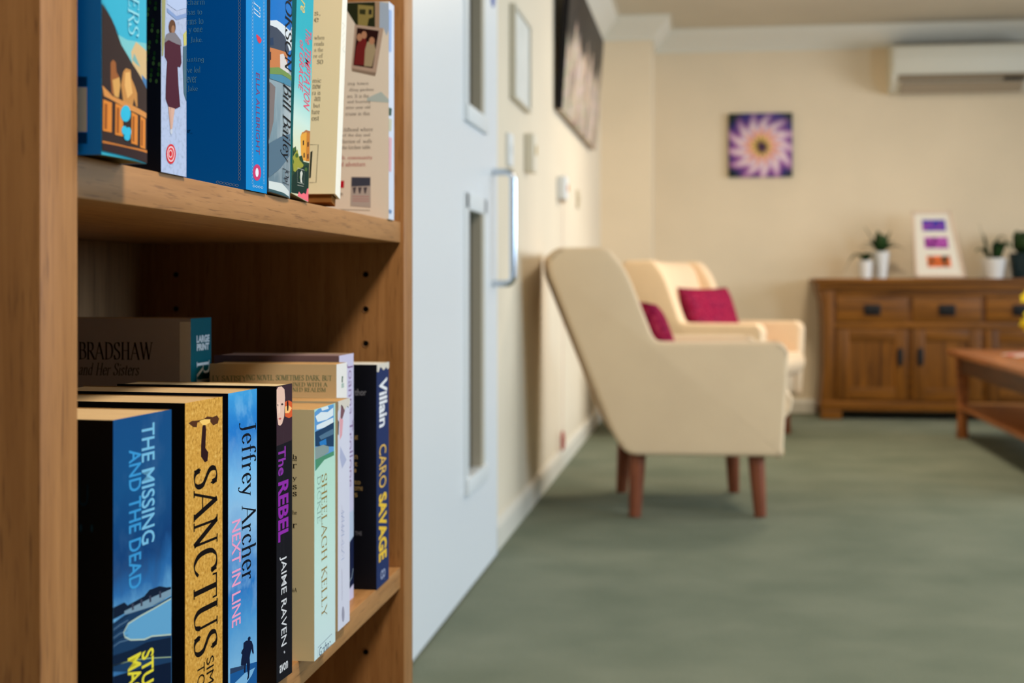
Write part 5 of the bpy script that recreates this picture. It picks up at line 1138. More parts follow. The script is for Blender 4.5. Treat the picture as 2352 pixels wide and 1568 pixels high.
  ('T', 'S', 'COOKSON', [33.57, 54.61, 97.66, 174.23], (16, 16, 20), 'serif', 'down', 0.8, 0, 14),
  ('T', 'S', 'Bill Bailey', [24.04, 54.61, 26.73, 86.28], (14, 14, 20), 'serif', 'down', 0.75, 0.12, 15),
  ('L','S',[(30.75,20.87),(52.41,20.34),(50.45,9.96),(31.12,10.26),(30.75,20.87)],0.4,(24,26,40),15),
  ('T', 'S', 'Op', [34.33, 49.07, 11.4, 19.77], (24, 26, 40), 'serif', 'down', 0.9, 0, 16),
 ]),
 dict(key='U5', name='paperback_book', label='turquoise paperback with pink title above yellow tower and dark trees on spine', h=0.2, d=0.128, kind='paper', rnd=0, spine='turq', cover=(40, 130, 140), loc=[-0.322, 1.0768, 0.8721], rot=[-0.096, 0.0], t=0.0477, prints=[
  ('P','S',[(20.56,48.6),(24.53,53.19),(47.6,58.92),(47.6,33.71),(24.51,30.47)],(222,160,66),1),
  ('P','S',[(37.72,55.89),(47.6,58.92),(47.6,33.71),(37.76,31.9)],(190,120,50),2),
  ('P','S',[(21.26,50.5),(35.32,57.32),(47.6,58.66),(47.6,56.95),(35.5,55.44)],(170,110,70),3),
  ('P','S',[(27.37,46.81),(30.83,47.88),(31.2,44.01),(27.72,43.08)],(60,40,36),4),
  ('P','S',[(40.73,48.18),(44.28,49.27),(44.65,45.36),(41.09,44.41)],(60,40,36),5),
  ('P','S',[(30.51,37.28),(33.99,38.32),(34.37,34.45),(30.87,33.55)],(60,40,36),6),
  ('P','S',[(41.22,38.42),(44.76,39.48),(45.14,35.57),(41.58,34.65)],(60,40,36),7),
  ('P','S',[(0.1,43.08),(0.1,46.76),(1.17,34.8),(8.48,38.69),(13.54,30.94),(26.32,34.59),(31.17,30.44),(47.6,32.45),(47.6,6.58),(0.1,0.3)],(36,66,48),8),
  ('P','S',[(0.92,28.57),(12.95,37.07),(20.19,29.67),(31.41,27.95),(23.42,18.95),(4.05,18.04)],(150,150,60),9),
  ('P','S',[(0.1,12.95),(14.48,21.13),(44.73,30.37),(47.6,5.32),(0.1,0.3)],(24,50,44),10),
  ('P','S',[(8.27,36.17),(7.28,34.79),(4.66,33.8),(1.97,33.78),(0.77,34.72),(1.75,36.08),(4.35,37.08),(7.06,37.11)],(70,100,48),11),
  ('P','S',[(16.01,32.65),(14.88,31.1),(11.9,29.99),(8.83,29.97),(7.46,31.04),(8.58,32.58),(11.54,33.69),(14.62,33.73)],(70,100,48),12),
  ('P','S',[(5.11,25.65),(3.88,23.95),(0.63,22.75),(0.1,22.75),(0.1,23.93),(0.1,25.62),(0.24,26.82),(3.6,26.84)],(70,100,48),13),
  ('P','S',[(42.38,26.11),(41.33,24.7),(38.55,23.71),(35.7,23.71),(34.42,24.69),(35.47,26.08),(38.23,27.08),(41.1,27.09)],(70,100,48),14),
  ('P','S',[(27.06,17.07),(26.16,15.87),(23.79,15.03),(21.36,15.04),(20.27,15.9),(21.16,17.1),(23.51,17.94),(25.96,17.93)],(70,100,48),15),
  ('P','S',[(2.31,0.3),(10.01,0.49),(16.51,0.3),(20.44,4.42),(27.13,3.24),(33.57,5.54),(40.32,5.36),(43.02,10.26),(47.44,11.62),(47.6,0.3),(25.44,0.3)],(236,110,124),16),
  ('L','S',[(15.21,22.51),(33.59,23.9),(33.79,12.54),(15.45,11.08),(15.21,22.51)],0.3,(206,206,196),16),
  ('P','S',[(22.43,20.04),(26.59,22.66),(29.44,20.64),(27.24,15.84),(29.32,12.67),(24.03,12.53)],(206,206,196),17),
  ('L','S',[(15.9,8.85),(32.98,10.64)],0.4,(170,170,160),17),
  ('T', 'S', 'The TEMPTATION', [26.41, 43.84, 74.11, 139.94], (226, 84, 112), 'sans', 'down', 0.004, 0.12, 18),
  ('T', 'S', 'of GRACIE', [11.6, 24.29, 85.64, 125.87], (226, 84, 112), 'sans', 'down', 0.004, 0.12, 19),
  ('T', 'S', 're', [10.67, 22.77, 149.39, 158.43], (232, 196, 96), 'sans', 'down', 0, 0.1, 20),
 ]),
 dict(key='U6', name='hardback_book', label='leaning cream hardback with loose creased dust jacket', h=0.2, d=0.128, kind='hard', rnd=0, lift=0.01, pages=5, spine='plain', scol=(240, 236, 224), cover=(244, 228, 188), z0=1, loc=[-0.322, 1.2078, 0.8701], rot=[-0.1745, 0.0524], t=0.021, prints=[
  ('T', 'C', 's,', [-25.01, -19.47, 173.17, 177.26], (90, 80, 66), 'serif', 'across', 0.9, 0, 1),
  ('T', 'C', 'e', [-24.78, -20.83, 167.45, 171.54], (90, 80, 66), 'serif', 'across', 0.9, 0, 2),
  ('T', 'C', 'when', [-24.14, -15.07, 151.1, 155.17], (90, 80, 66), 'serif', 'across', 0.9, 0, 3),
  ('T', 'C', 'reads', [-23.92, -15.25, 145.42, 149.48], (90, 80, 66), 'serif', 'across', 0.9, 0, 4),
  ('T', 'C', 'n the', [-23.69, -15.82, 139.74, 143.8], (90, 80, 66), 'serif', 'across', 0.9, 0, 5),
  ('T', 'C', 're of', [-24.26, -15.6, 134.07, 138.12], (90, 80, 66), 'serif', 'across', 0.9, 0, 6),
  ('T', 'C', 'so', [-20.89, -15.38, 128.39, 132.43], (90, 80, 66), 'serif', 'across', 0.9, 0, 7),
  ('T', 'C', 'mic', [-24.14, -16.29, 111.08, 115.11], (90, 80, 66), 'serif', 'across', 0.9, 0, 8),
  ('T', 'C', 'new', [-23.91, -16.47, 105.46, 109.48], (90, 80, 66), 'serif', 'across', 0.9, 0, 9),
  ('T', 'C', 'ra is', [-24.08, -16.64, 99.84, 103.86], (90, 80, 66), 'serif', 'across', 0.9, 0, 10),
  ('T', 'C', 'an', [-21.9, -16.43, 94.22, 98.23], (90, 80, 66), 'serif', 'across', 0.9, 0, 11),
  ('T', 'C', 'but', [-22.45, -16.59, 88.23, 92.23], (90, 80, 66), 'serif', 'across', 0.9, 0, 12),
  ('T', 'C', 'ture', [-23.78, -16.75, 82.24, 86.24], (90, 80, 66), 'serif', 'across', 0.9, 0, 13),
  ('T', 'C', 'ost', [-23.54, -16.9, 76.27, 80.25], (90, 80, 66), 'serif', 'across', 0.9, 0, 14),
  ('L','C',[(-24.54,54.46),(-16.76,54.4),(-17.37,20.13),(-23.18,20.16)],0.5,(120,110,90),14),
  ('P','C',[(-23.5,47.73),(-21.6,48.9),(-22.19,24.47),(-23.72,24.09)],(44,50,44),15),
  ('L','S',[(3.6,168.02),(13.34,168.53),(4.63,162.22),(14.37,162.68),(5.65,156.42),(15.4,156.84),(6.67,150.62),(16.43,151.0),(7.69,144.82),(17.46,145.15)],0.35,(60,66,50),15),
 ]),
 dict(key='U7', name='paperback_book', label='pale paperback with taped family photograph on cover against far side panel', h=0.222, d=0.125, kind='paper', rnd=0, spine='plain', scol=(206, 214, 232), cover=(240, 230, 216), loc=[-0.322, 1.4199, 0.8675], rot=[-0.0, 0.0], t=0.0245, prints=[
  ('P','C',[(-44.53,224.56),(-13.59,222.13),(-14.4,195.96),(-33.92,198.03),(-44.53,215.01)],(44,48,30),1),
  ('P','C',[(-32.29,219.45),(-16.03,217.43),(-16.35,206.32),(-20.9,204.85),(-22.53,196.95),(-32.29,198.78)],(150,136,80),2),
  ('P','C',[(-30.67,214.64),(-24.15,214.47),(-24.48,208.92),(-30.67,209.87)],(60,60,36),3),
  ('P','C',[(-20.9,214.38),(-17.65,213.98),(-17.98,208.75),(-21.23,209.31)],(50,50,40),4),
  ('P','C',[(-14.4,222.46),(-9.53,222.01),(-9.86,195.05),(-14.4,195.48)],(176,150,126),5),
  ('P','C',[(-9.53,222.01),(1.81,220.12),(1.81,193.18),(-2.24,186.94),(-5.48,194.94),(-9.86,195.05)],(176,196,222),6),
  ('P','C',[(-35.55,199.18),(-5.48,194.63),(-13.1,149.42),(-39.14,154.41)],(190,166,150),7),
  ('P','C',[(-38.82,154.4),(-13.1,149.42),(-14.4,145.95),(-38.49,151.53)],(150,130,114),8),
  ('P','C',[(-33.11,195.94),(-10.35,192.21),(-16.84,153.94),(-37.18,157.55)],(48,26,24),9),
  ('P','C',[(-30.67,184.43),(-24.15,185.87),(-22.53,176.3),(-25.78,157.31),(-36.37,158.32),(-33.92,176.56)],(120,40,40),10),
  ('P','C',[(-22.53,181.07),(-16.03,182.5),(-13.59,172.92),(-17.65,155.55),(-25.78,156.51),(-24.81,173.17)],(176,160,130),11),
  ('P','C',[(-22.82,188.22),(-23.39,185.88),(-24.87,184.46),(-26.7,184.5),(-28.18,185.99),(-28.75,188.36),(-28.18,190.7),(-26.7,192.12),(-24.87,192.08),(-23.39,190.59)],(190,140,110),12),
  ('P','C',[(-14.69,182.15),(-15.26,179.81),(-16.74,178.39),(-18.57,178.44),(-20.05,179.92),(-20.61,182.29),(-20.05,184.63),(-18.57,186.05),(-16.74,186.01),(-15.26,184.52)],(190,140,110),13),
  ('P','C',[(-27.7,185.95),(-28.27,183.61),(-29.75,182.19),(-31.58,182.23),(-33.07,183.72),(-33.63,186.09),(-33.07,188.44),(-31.58,189.86),(-29.75,189.81),(-28.27,188.32)],(190,140,110),14),
  ('P','C',[(-7.91,129.96),(1.81,121.86),(1.81,118.69),(-22.53,120.7),(-22.53,123.88)],(190,206,206),15),
  ('T', 'C', 'ing town —', [-42.9, -21.23, 136.35, 140.36], (110, 100, 96), 'serif', 'across', 0.8, 0, 16),
  ('T', 'C', 'dling gardens', [-41.26, -15.7, 130.25, 134.25], (110, 100, 96), 'serif', 'across', 0.8, 0, 17),
  ('T', 'C', 'ers. It is the', [-43.38, -20.9, 124.11, 128.12], (110, 100, 96), 'serif', 'across', 0.8, 0, 18),
  ('T', 'C', 'and hunting', [-43.38, -19.6, 118.06, 122.07], (110, 100, 96), 'serif', 'across', 0.8, 0, 19),
  ('T', 'C', 'inter-year-old', [-45.02, -19.28, 112.19, 116.2], (110, 100, 96), 'serif', 'across', 0.8, 0, 20),
  ('T', 'C', 'cruise in this', [-45.34, -19.93, 106.15, 110.16], (110, 100, 96), 'serif', 'across', 0.8, 0, 21),
  ('T', 'C', 'ildhood where', [-47.3, -16.68, 89.93, 93.93], (110, 100, 96), 'serif', 'across', 0.8, 0, 22),
  ('T', 'C', 'of the day and', [-48.28, -19.6, 83.91, 87.92], (110, 100, 96), 'serif', 'across', 0.8, 0, 23),
  ('T', 'C', 'llection of  walls', [-48.61, -17.65, 77.86, 81.87], (110, 100, 96), 'serif', 'across', 0.8, 0, 24),
  ('T', 'C', 'the kitchen table.', [-48.94, -18.63, 71.82, 75.83], (110, 100, 96), 'serif', 'across', 0.8, 0, 25),
  ('T', 'C', 'ub, community', [-51.55, -17.0, 60.35, 65.25], (186, 60, 70), 'serif', 'across', 0.8, 0, 26),
  ('T', 'C', 'nd adventure.', [-52.21, -23.83, 54.15, 59.06], (186, 60, 70), 'serif', 'across', 0.8, 0, 27),
  ('P','C',[(-55.48,39.22),(-46.65,39.61),(-46.98,32.29),(-55.97,32.37)],(196,30,50),28),
  ('P','C',[(-39.14,43.67),(-18.95,43.14),(-18.95,11.86),(-40.12,13.61)],(186,176,172),29),
  ('P','C',[(-38.82,43.03),(-19.28,42.51),(-19.28,34.09),(-39.14,33.49)],(70,74,90),30),
  ('P','C',[(-38.0,32.68),(-33.76,32.96),(-35.39,26.29),(-36.7,26.31)],(90,84,90),31),
  ('P','C',[(-32.29,32.63),(-28.06,32.91),(-29.69,26.24),(-30.99,26.26)],(90,84,90),32),
  ('P','C',[(-26.6,32.57),(-22.37,32.85),(-23.99,26.19),(-25.29,26.21)],(90,84,90),33),
  ('L','C',[(-37.84,23.61),(-20.58,23.15)],0.5,(190,110,110),33),
  ('L','C',[(-37.84,21.07),(-20.58,20.61)],0.5,(190,110,110),33),
  ('L','C',[(-37.84,18.84),(-20.58,18.38)],0.5,(190,110,110),33),
  ('T', 'C', 'oom', [-55.97, -48.28, 23.97, 27.1], (110, 100, 96), 'sans', 'across', 0, 0, 34),
  ('L','C',[(-52.43,10.14),(-19.55,9.01)],0.4,(130,120,114),34),
  ('P','S',[(0.1,213.72),(13.82,215.21),(10.92,172.01),(0.1,170.47)],(150,176,220),35),
  ('P','S',[(0.1,113.89),(13.82,114.4),(10.92,106.53),(0.1,105.63)],(60,90,80),36),
  ('P','S',[(0.1,102.8),(13.82,103.19),(10.92,90.56),(0.1,89.81)],(190,190,170),37),
  ('P','S',[(0.1,83.78),(13.82,83.99),(10.92,49.04),(0.1,48.7)],(214,170,180),38),
  ('P','S',[(0.1,10.1),(13.82,9.59),(10.92,5.92),(0.1,6.0)],(110,140,180),39),
 ]),
]


def page_mat(name, c, axis=1):
    t = NT(name, .9, .05)
    sc = [30, 30, 30]
    sc[axis] = 2600
    f = t.noise(t.coords(tuple(sc)), 1.0, 2)
    t.bump(f, .25, .0004)
    return t.base(t.ramp(f, [(.3, tuple(int(k * .86) for k in c)), (.65, c)]))


PAGES = [page_mat('paper_tan', (206, 172, 124)), page_mat('paper_cream', (222, 196, 150)), page_mat('paper_aged', (206, 160, 104)),
         page_mat('paper_dusky', (150, 124, 118)), page_mat('paper_white', (228, 224, 214)), page_mat('paper_brown', (150, 96, 46))]


def zramp(name, stops, gloss, clouds=None, amount=.5, scale=40, stretch=(1, 1, 1)):
    """print colour along the spine height (mm) with an optional cloudy overlay"""
    t = NT(name, .3 if gloss else .5, .12 if gloss else .03)
    v = t.coords()
    z = t.axis(v, 2)
    lo, hi = stops[0][0], stops[-1][0]
    f = t.rng(z, lo / 1000, hi / 1000)
    n = t.noise(t.coords(stretch), scale, 4, .6)
    if clouds:
        off = t.n('ShaderNodeMath', operation='MULTIPLY_ADD')
        t.l(n, off.inputs[0])
        off.inputs[1].default_value = .22
        t.l(f, off.inputs[2])
        sub = t.n('ShaderNodeMath', operation='SUBTRACT')
        t.l(off.outputs[0], sub.inputs[0])
        sub.inputs[1].default_value = .11
        f = sub.outputs[0]
    col = t.ramp(f, [((a - lo) / (hi - lo), c) for a, c in stops])
    if clouds:
        m = t.rng(n, .5, .75, 0, amount)
        col = t.mix(m, col, clouds)
    return t.base(col)


def spine_mat(b):
    k = b['spine']
    g = b.get('gloss')
    H = b['h'] * 1000
    if k == 'plain':
        return flat(b['scol'], .5, .03, 0, .0)
    if k == 'bay':
        z = sorted(b['zones'])
        return zramp('bay_sky_print', [(0, (10, 30, 60)), (z[1] - 8, (60, 120, 176)), (z[1] + 2, (104, 168, 214)), (z[2] - 2, (40, 104, 168)), (z[2] + 14, (14, 62, 118)), (z[3], (18, 78, 132)), (H, (16, 74, 130))], 0, (84, 120, 160), .28, 34, (1, 1, .7))
    if k == 'gold':
        t = NT('gold_stone_print', .5, .08)
        n = t.noise(t.coords((1, 1, 1)), 420, 5, .65)
        m = t.noise(t.coords((1, 1, 1)), 60, 3)
        col = t.ramp(n, [(.30, (120, 76, 26)), (.42, (196, 142, 54)), (.6, (222, 172, 82)), (.75, (240, 208, 136))])
        col = t.mix(t.rng(m, .4, .7, 0, .5), col, (206, 150, 58))
        t.bump(n, .15, .0003)
        return t.base(col)
    if k == 'skyblue':
        z = sorted(b['zones'])
        return zramp('blue_sky_print', [(0, (20, 80, 150)), (z[0], (120, 180, 224)), (z[1] + 6, (70, 150, 214)), (z[2], (24, 116, 196)), (z[3] - 6, (140, 190, 232)), (z[3] + 16, (120, 186, 236)), (z[4], (20, 120, 206)), (H, (60, 160, 226))], 1, (160, 204, 238), .5, 36)
    if k == 'mint':
        return zramp('mint_print', [(0, (200, 222, 226)), (70, (196, 226, 220)), (140, (180, 220, 204)), (H, (170, 210, 200))], 0)
    if k == 'paving':
        return zramp('paving_print', [(0, (176, 190, 222)), (90, (168, 180, 210)), (150, (186, 196, 226)), (H, (190, 204, 232))], 0, (120, 134, 164), .5, 240, (1, 1, 1.5))
    if k == 'silver':
        return zramp('water_print', [(0, (96, 122, 138)), (60, (120, 146, 160)), (110, (150, 166, 176)), (H, (30, 120, 196))], 1, (206, 214, 220), .6, 30, (1, 1, .4))
    if k == 'turq':
        return zramp('turquoise_print', [(0, (206, 214, 180)), (40, (214, 218, 190)), (62, (196, 222, 214)), (90, (110, 196, 204)), (130, (40, 168, 186)), (H, (30, 160, 184))], 0)


def bulge(b, y):
    t = b['t']
    return b['rnd'] * (1 - (2 * y / t - 1) ** 2) if b['rnd'] else 0


def make_book(b):
    h, d, t = b['h'], b['d'], b['t']
    root = empty(b['name'], b['loc'], b['rot'][1], b['label'], 'book', None, b['rot'][0])
    root['group'] = 'books on the lower shelf' if b['loc'][2] < .7 else 'books on the upper shelf'
    hard = b['kind'] == 'hard'
    c = .0022 if hard else .0005
    gl = b.get('gloss')
    sm = spine_mat(b)
    cm = flat(b['cover'], .3 if gl else .45, .2)
    pg = PAGES[b.get('pages', 0)]
    # cover wrap: a U-shaped section extruded upwards, near board, spine, far board
    n = 10 if b['rnd'] else 1
    outer = [(-d, 0), (-c, 0)] + [(bulge(b, t * i / n), t * i / n) for i in range(n + 1)] + [(-c, t), (-d, t)]
    inner = [(-d, c), (-c * 1.5, c)] + [(bulge(b, c + (t - 2 * c) * i / n) - c, c + (t - 2 * c) * i / n) for i in range(n + 1)] + [(-c * 1.5, t - c), (-d, t - c)]
    m = len(outer)
    verts, faces, idx = [], [], []
    for z in (b.get('lift', 0), h):
        verts += [(x, y, z) for x, y in outer] + [(x, y, z) for x, y in inner]
    o2 = 2 * m
    for i in range(m - 1):
        faces.append((i, i + 1, o2 + i + 1, o2 + i))
        idx.append(1 if i < 2 else (2 if i >= m - 3 else 0))
        faces.append((m + i, o2 + m + i, o2 + m + i + 1, m + i + 1))
        idx.append(3)
        faces.append((o2 + i, o2 + i + 1, o2 + m + i + 1, o2 + m + i))
        idx.append(0 if 2 <= i < m - 3 else 1)
        faces.append((i, m + i, m + i + 1, i + 1))
        idx.append(0 if 2 <= i < m - 3 else 1)
    for i in (0, m - 1):
        faces.append((i, o2 + i, o2 + m + i, m + i) if i == 0 else (i, m + i, o2 + m + i, o2 + i))
        idx.append(1)
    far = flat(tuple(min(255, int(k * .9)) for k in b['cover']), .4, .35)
    raw('cover', verts, faces, [sm, cm, far, PAGES[1]], root, idx=idx)
    ins = .003 if hard else .0006
    pb = bmesh.new()
    bm_box(pb, -d + ins + .001, -c * 1.5 - .0003, c, t - c, ins, h - ins)
    from_bm('page_block', pb, pg, root)
    if b.get('torn'):
        rnd = random.Random(b['key'])
        vv, ff = [], []
        for i in range(9):
            y = t * i / 8
            vv += [(.0004 + bulge(b, y), y, h + .0002), (.0004 + bulge(b, y), y, h - .003 - .006 * rnd.random())]
        for i in range(8):
            ff.append((2 * i, 2 * i + 1, 2 * i + 3, 2 * i + 2))
        raw('torn_edge', vv, ff, flat((206, 200, 190), .9, .05), root)
    # printed art and lettering, one part for each face of the cover
    coll = {}
    def put(kind, face, pts3, faces, col):
        v, f, mi, mats = coll.setdefault((kind, face), ([], [], [], []))
        k = len(v)
        v += pts3
        if col not in mats:
            mats.append(col)
        for q in faces:
            f.append(tuple(i + k for i in q))
            mi.append(mats.index(col))
    def place(face, a, z, lay):
        e = (.0001 + .00002 * min(lay, 60)) if b['rnd'] else (.00004 + .000004 * min(lay, 60))
        if face == 'S':
            return (e + bulge(b, a), a, z)
        return (a, -e, z)
    for p in b['prints']:
        if p[0] == 'P':
            _, face, pts, col, lay = p
            pts = [(a / 1000, z / 1000) for a, z in pts]
            pts = [(min(max(a, 0), t) if face == 'S' else min(max(a, -d), 0), min(max(z, .0003), h - .0003)) for a, z in pts]
            tess = __import__('mathutils').geometry.tessellate_polygon([[Vector((a, z, 0)) for a, z in pts]])
            tri = [tuple(q) for q in tess]
            vv = list(pts)
            if b['rnd'] and face == 'S':
                for _k in range(4):
                    cache, nt = {}, []
                    def mid(i, j):
                        key = (min(i, j), max(i, j))
                        if key not in cache:
                            vv.append(((vv[i][0] + vv[j][0]) / 2, (vv[i][1] + vv[j][1]) / 2))
                            cache[key] = len(vv) - 1
                        return cache[key]
                    for i, j, k in tri:
                        x, y, z = mid(i, j), mid(j, k), mid(k, i)
                        nt += [(i, x, z), (x, j, y), (z, y, k), (x, y, z)]
                    tri = nt
            put('cover_art', face, [place(face, a, z, lay) for a, z in vv], tri, col)
        elif p[0] == 'L':
            _, face, pts, w, col, lay = p
            vv, ff = [], []
            ribbon([(a / 1000, z / 1000) for a, z in pts], lambda a, q: w / 1000, vv, ff)
            vv = [(min(max(a, 0), t) if face == 'S' else a, min(max(z, .0003), h - .0003)) for a, z in vv]
            put('cover_art', face, [place(face, a, z, lay + 1) for a, z in vv], ff, col)
        else:
            _, face, s, (a0, a1, z0, z1), col, font, mode, w, shear, lay = p
            v, f = serif_text(s, w or 1) if font == 'serif' else sans_text(s, w)
            if not v:
                continue
            if shear:
                v = [(x + y * shear, y) for x, y in v]
            x0, x1 = min(q[0] for q in v), max(q[0] for q in v)
            y0, y1 = min(q[1] for q in v), max(q[1] for q in v)
            a0, a1, z0, z1 = (k / 1000 for k in (a0, a1, z0, z1))
            out = []
            for x, y in v:
                fx, fy = (x - x0) / (x1 - x0 or 1), (y - y0) / (y1 - y0 or 1)
                if mode == 'down':
                    out.append(place(face, a0 + (a1 - a0) * fy, z1 + (z0 - z1) * fx, lay + 3))
                else:
                    out.append(place(face, a0 + (a1 - a0) * fx, z0 + (z1 - z0) * fy, lay + 3))
            zs = [q[2] for q in out]
            if max(zs) > h or min(zs) < 0:
                keep = [q for q in f if all(0 < out[i][2] < h for i in q)]
                f = keep
            put('lettering', (face, lay, s), out, f, col)
    for (kind, face), (v, f, mi, mats) in coll.items():
        raw(kind, v, f, [flat(q, .5, .02) for q in mats], root, idx=mi)
    return root


for b in BOOKS:
    make_book(b)

# ------------------------------------------------------------------ armchairs
def armchair(name, loc, rz, label):
    r = empty(name, loc, rz, label, 'armchair', 'cream armchairs')
    W = .345
    side = [(-.517, .905), (-.485, .929), (-.315, .931), (-.248, .852), (-.151, .606), (.281, .607), (.308, .575), (.288, .212), (-.248, .218), (-.295, .286), (-.517, .845)]
    rad = [.03, .03, .03, .06, .025, .045, .03, .02, .04, .06, .05]
    sp = rounded(side, rad, 4)
    for s in (-1, 1):
        a, b_ = (-W, -W + .085) if s < 0 else (W - .085, W)
        prism('side_panel', sp, 'y', a, b_, M_CREAM, r, .018, 3)
    back = [(-.500, .905), (-.47, .922), (-.36, .922), (-.325, .88), (-.17, .44), (-.17, .25), (-.25, .235), (-.29, .29), (-.505, .85)]
    prism('backrest', rounded(back, [.03, .03, .05, .1, .02, .02, .03, .05, .05], 4), 'y', -W + .08, W - .08, M_CREAM, r, .02, 3)
    box('seat_base', -.22, .275, -W + .08, W - .08, .225, .34, M_CREAM, r, .02, 3)
    cush = [(-.2, .33), (.30, .325), (.335, .36), (.34, .41), (.315, .445), (-.2, .455)]
    prism('seat_cushion', rounded(cush, .04, 4), 'y', -W + .088, W - .088, M_CREAM, r, .02, 3)
    for sx in (-1, 1):
        for sy in (-1, 1):
            x, y = sx * .205, sy * .27
            tube('leg', [(x, y, .225), (x + sx * .006, y + sy * .012, .11), (x + sx * .012, y + sy * .024, 0)], [.030, .026, .021], M_LEG, r, 16)
    return r


yaw1 = math.radians(7.85)
n1 = Vector((-math.sin(yaw1), math.cos(yaw1)))
m1 = Vector((-.0336, 4.954)) + n1 * .295
ch1 = armchair('armchair', (m1.x, m1.y, 0), yaw1, 'nearest cream armchair seen side-on beside the left wall')
yaw2 = math.radians(-22)
ch2 = armchair('armchair', (.125, 7.62, 0), yaw2, 'cream armchair in the far corner turned towards the viewer')


ch2.scale = (.95, 1, 1)


def cushion(loc, rot, label, w=.30, h=.30, dp=.06):
    n = 14
    verts, faces = [], []
    t = NT('plum_weave', .9, .1)
    f = t.noise(t.coords(), 70, 5, .7)
    g = t.noise(t.coords((1, 1, 1), (3, 1, 2)), 26, 3)
    c = t.ramp(f, [(.32, (92, 14, 44)), (.52, (150, 22, 62)), (.68, (186, 70, 92))])
    t.base(t.mix(t.rng(g, .5, .7, 0, .4), c, (84, 36, 70)))
    for s in (1, -1):
        for i in range(n + 1):
            for j in range(n + 1):
                u, v = i / n * 2 - 1, j / n * 2 - 1
                k = (1 - u ** 4) * (1 - v ** 4)
                pinch = 1 - .06 * (1 - abs(u)) * abs(v) ** 2 - .0
                verts.append((s * dp * math.sqrt(max(k, 0)) , u * w / 2 * (1 - .05 * (1 - v * v)), v * h / 2 * (1 - .05 * (1 - u * u))))
    m = (n + 1) ** 2
    for s in (0, 1):
        for i in range(n):
            for j in range(n):
                q = [s * m + i * (n + 1) + j, s * m + (i + 1) * (n + 1) + j, s * m + (i + 1) * (n + 1) + j + 1, s * m + i * (n + 1) + j + 1]
                faces.append(tuple(q if s == 0 else q[::-1]))
    bm = bmesh.new()
    vs_ = [bm.verts.new(p) for p in verts]
    for q in faces:
        bm.faces.new([vs_[i] for i in q])
    bmesh.ops.remove_doubles(bm, verts=bm.verts[:], dist=.0008)
    o = from_bm('cushion', bm, t.m, None, smooth=True)
    o.location = loc
    o.rotation_euler = rot
    tag(o, label, 'cushion', 'plum cushions')
    return o


def chair_pt(ch, p):
    return Matrix.Translation(ch.location) @ Matrix.Rotation(ch.rotation_euler.z, 4, 'Z') @ Vector(p)


cushion(chair_pt(ch1, (-.125, -.09, .602)), (0, math.radians(-20), yaw1), 'plum woven cushion half hidden behind the arm of the nearest armchair')
cushion(chair_pt(ch2, (-.105, -.02, .625)), (0, math.radians(-20), yaw2 - .25), 'plum woven cushion in full view on the far corner armchair', .44, .35)

# ------------------------------------------------------------------ oak sideboard
SX0, SX1, SYF, SYB = .684, 2.10, 8.685, 9.07
sb = empty('sideboard', ((SX0 + SX1) / 2, (SYF + SYB) / 2, 0), 0, 'rustic oak sideboard with three drawers and black handles against back wall', 'sideboard')
sx, sy = (SX0 + SX1) / 2, (SYF + SYB) / 2
def sbx(name, x0, x1, y0, y1, z0, z1, m=M_OAK, w=.003, par=sb):
    return box(name, x0 - sx, x1 - sx, y0 - sy, y1 - sy, z0, z1, m, par, w)
sbx('top', .628, 2.156, SYF - .045, SYB + .01, .815, .842, M_OAK, .006)
sbx('top_moulding', .655, 2.13, SYF - .022, SYB, .775, .816, M_OAK, .012)
sbx('carcass', SX0 + .02, SX1 - .02, SYF + .02, SYB, .085, .776, M_OAK)
for x0, x1 in ((SX0 - .02, SX0 + .065), (SX1 - .065, SX1 + .02)):
    sg_ = -1 if x0 < 1 else 1
    base = SX0 if x0 < 1 else SX1
    pts = [(base + sg_ * a, z) for a, z in ((.030, .776), (.004, .70), (-.004, .55), (-.002, .25), (.012, .12), (.022, .07), (-.065, .07), (-.065, .776))]
    prism('corner_post', [(x - sx, z) for x, z in pts], 'y', SYF - .005 - sy, SYB - sy, M_OAK_V, sb, .006)
sbx('drawer_rail', SX0 + .06, SX1 - .06, SYF + .004, SYF + .03, .738, .776)
sbx('drawer_rail', SX0 + .06, SX1 - .06, SYF + .004, SYF + .03, .545, .580)
sbx('plinth', SX0 - .012, SX1 + .012, SYF - .016, SYB, .055, .112, M_OAK, .008)
for x in (SX0 - .012, SX1 - .11):
    sbx('bracket_foot', x, x + .122, SYF - .016, SYF + .05, 0, .056, M_OAK, .006)
    sbx('bracket_foot', x, x + .122, SYB - .06, SYB, 0, .056, M_OAK, .006)
secs = [(.765, 1.178), (1.205, 1.600), (1.628, 2.02)]
for x0, x1 in secs:
    dr = sbx('drawer', x0, x1, SYF - .004, SYF + .03, .584, .734, M_OAK, .006)
    xc = (x0 + x1) / 2
    hp = sbx('handle', xc - .048, xc + .048, SYF - .012, SYF - .003, .622, .686, M_BLACK, .003, dr)
    tube('drop_pull', [(xc - .034 - sx, SYF - .014 - sy, .668), (xc - .03 - sx, SYF - .024 - sy, .640), (xc + .03 - sx, SYF - .024 - sy, .640), (xc + .034 - sx, SYF - .014 - sy, .668)], .005, M_BLACK, dr, 8)
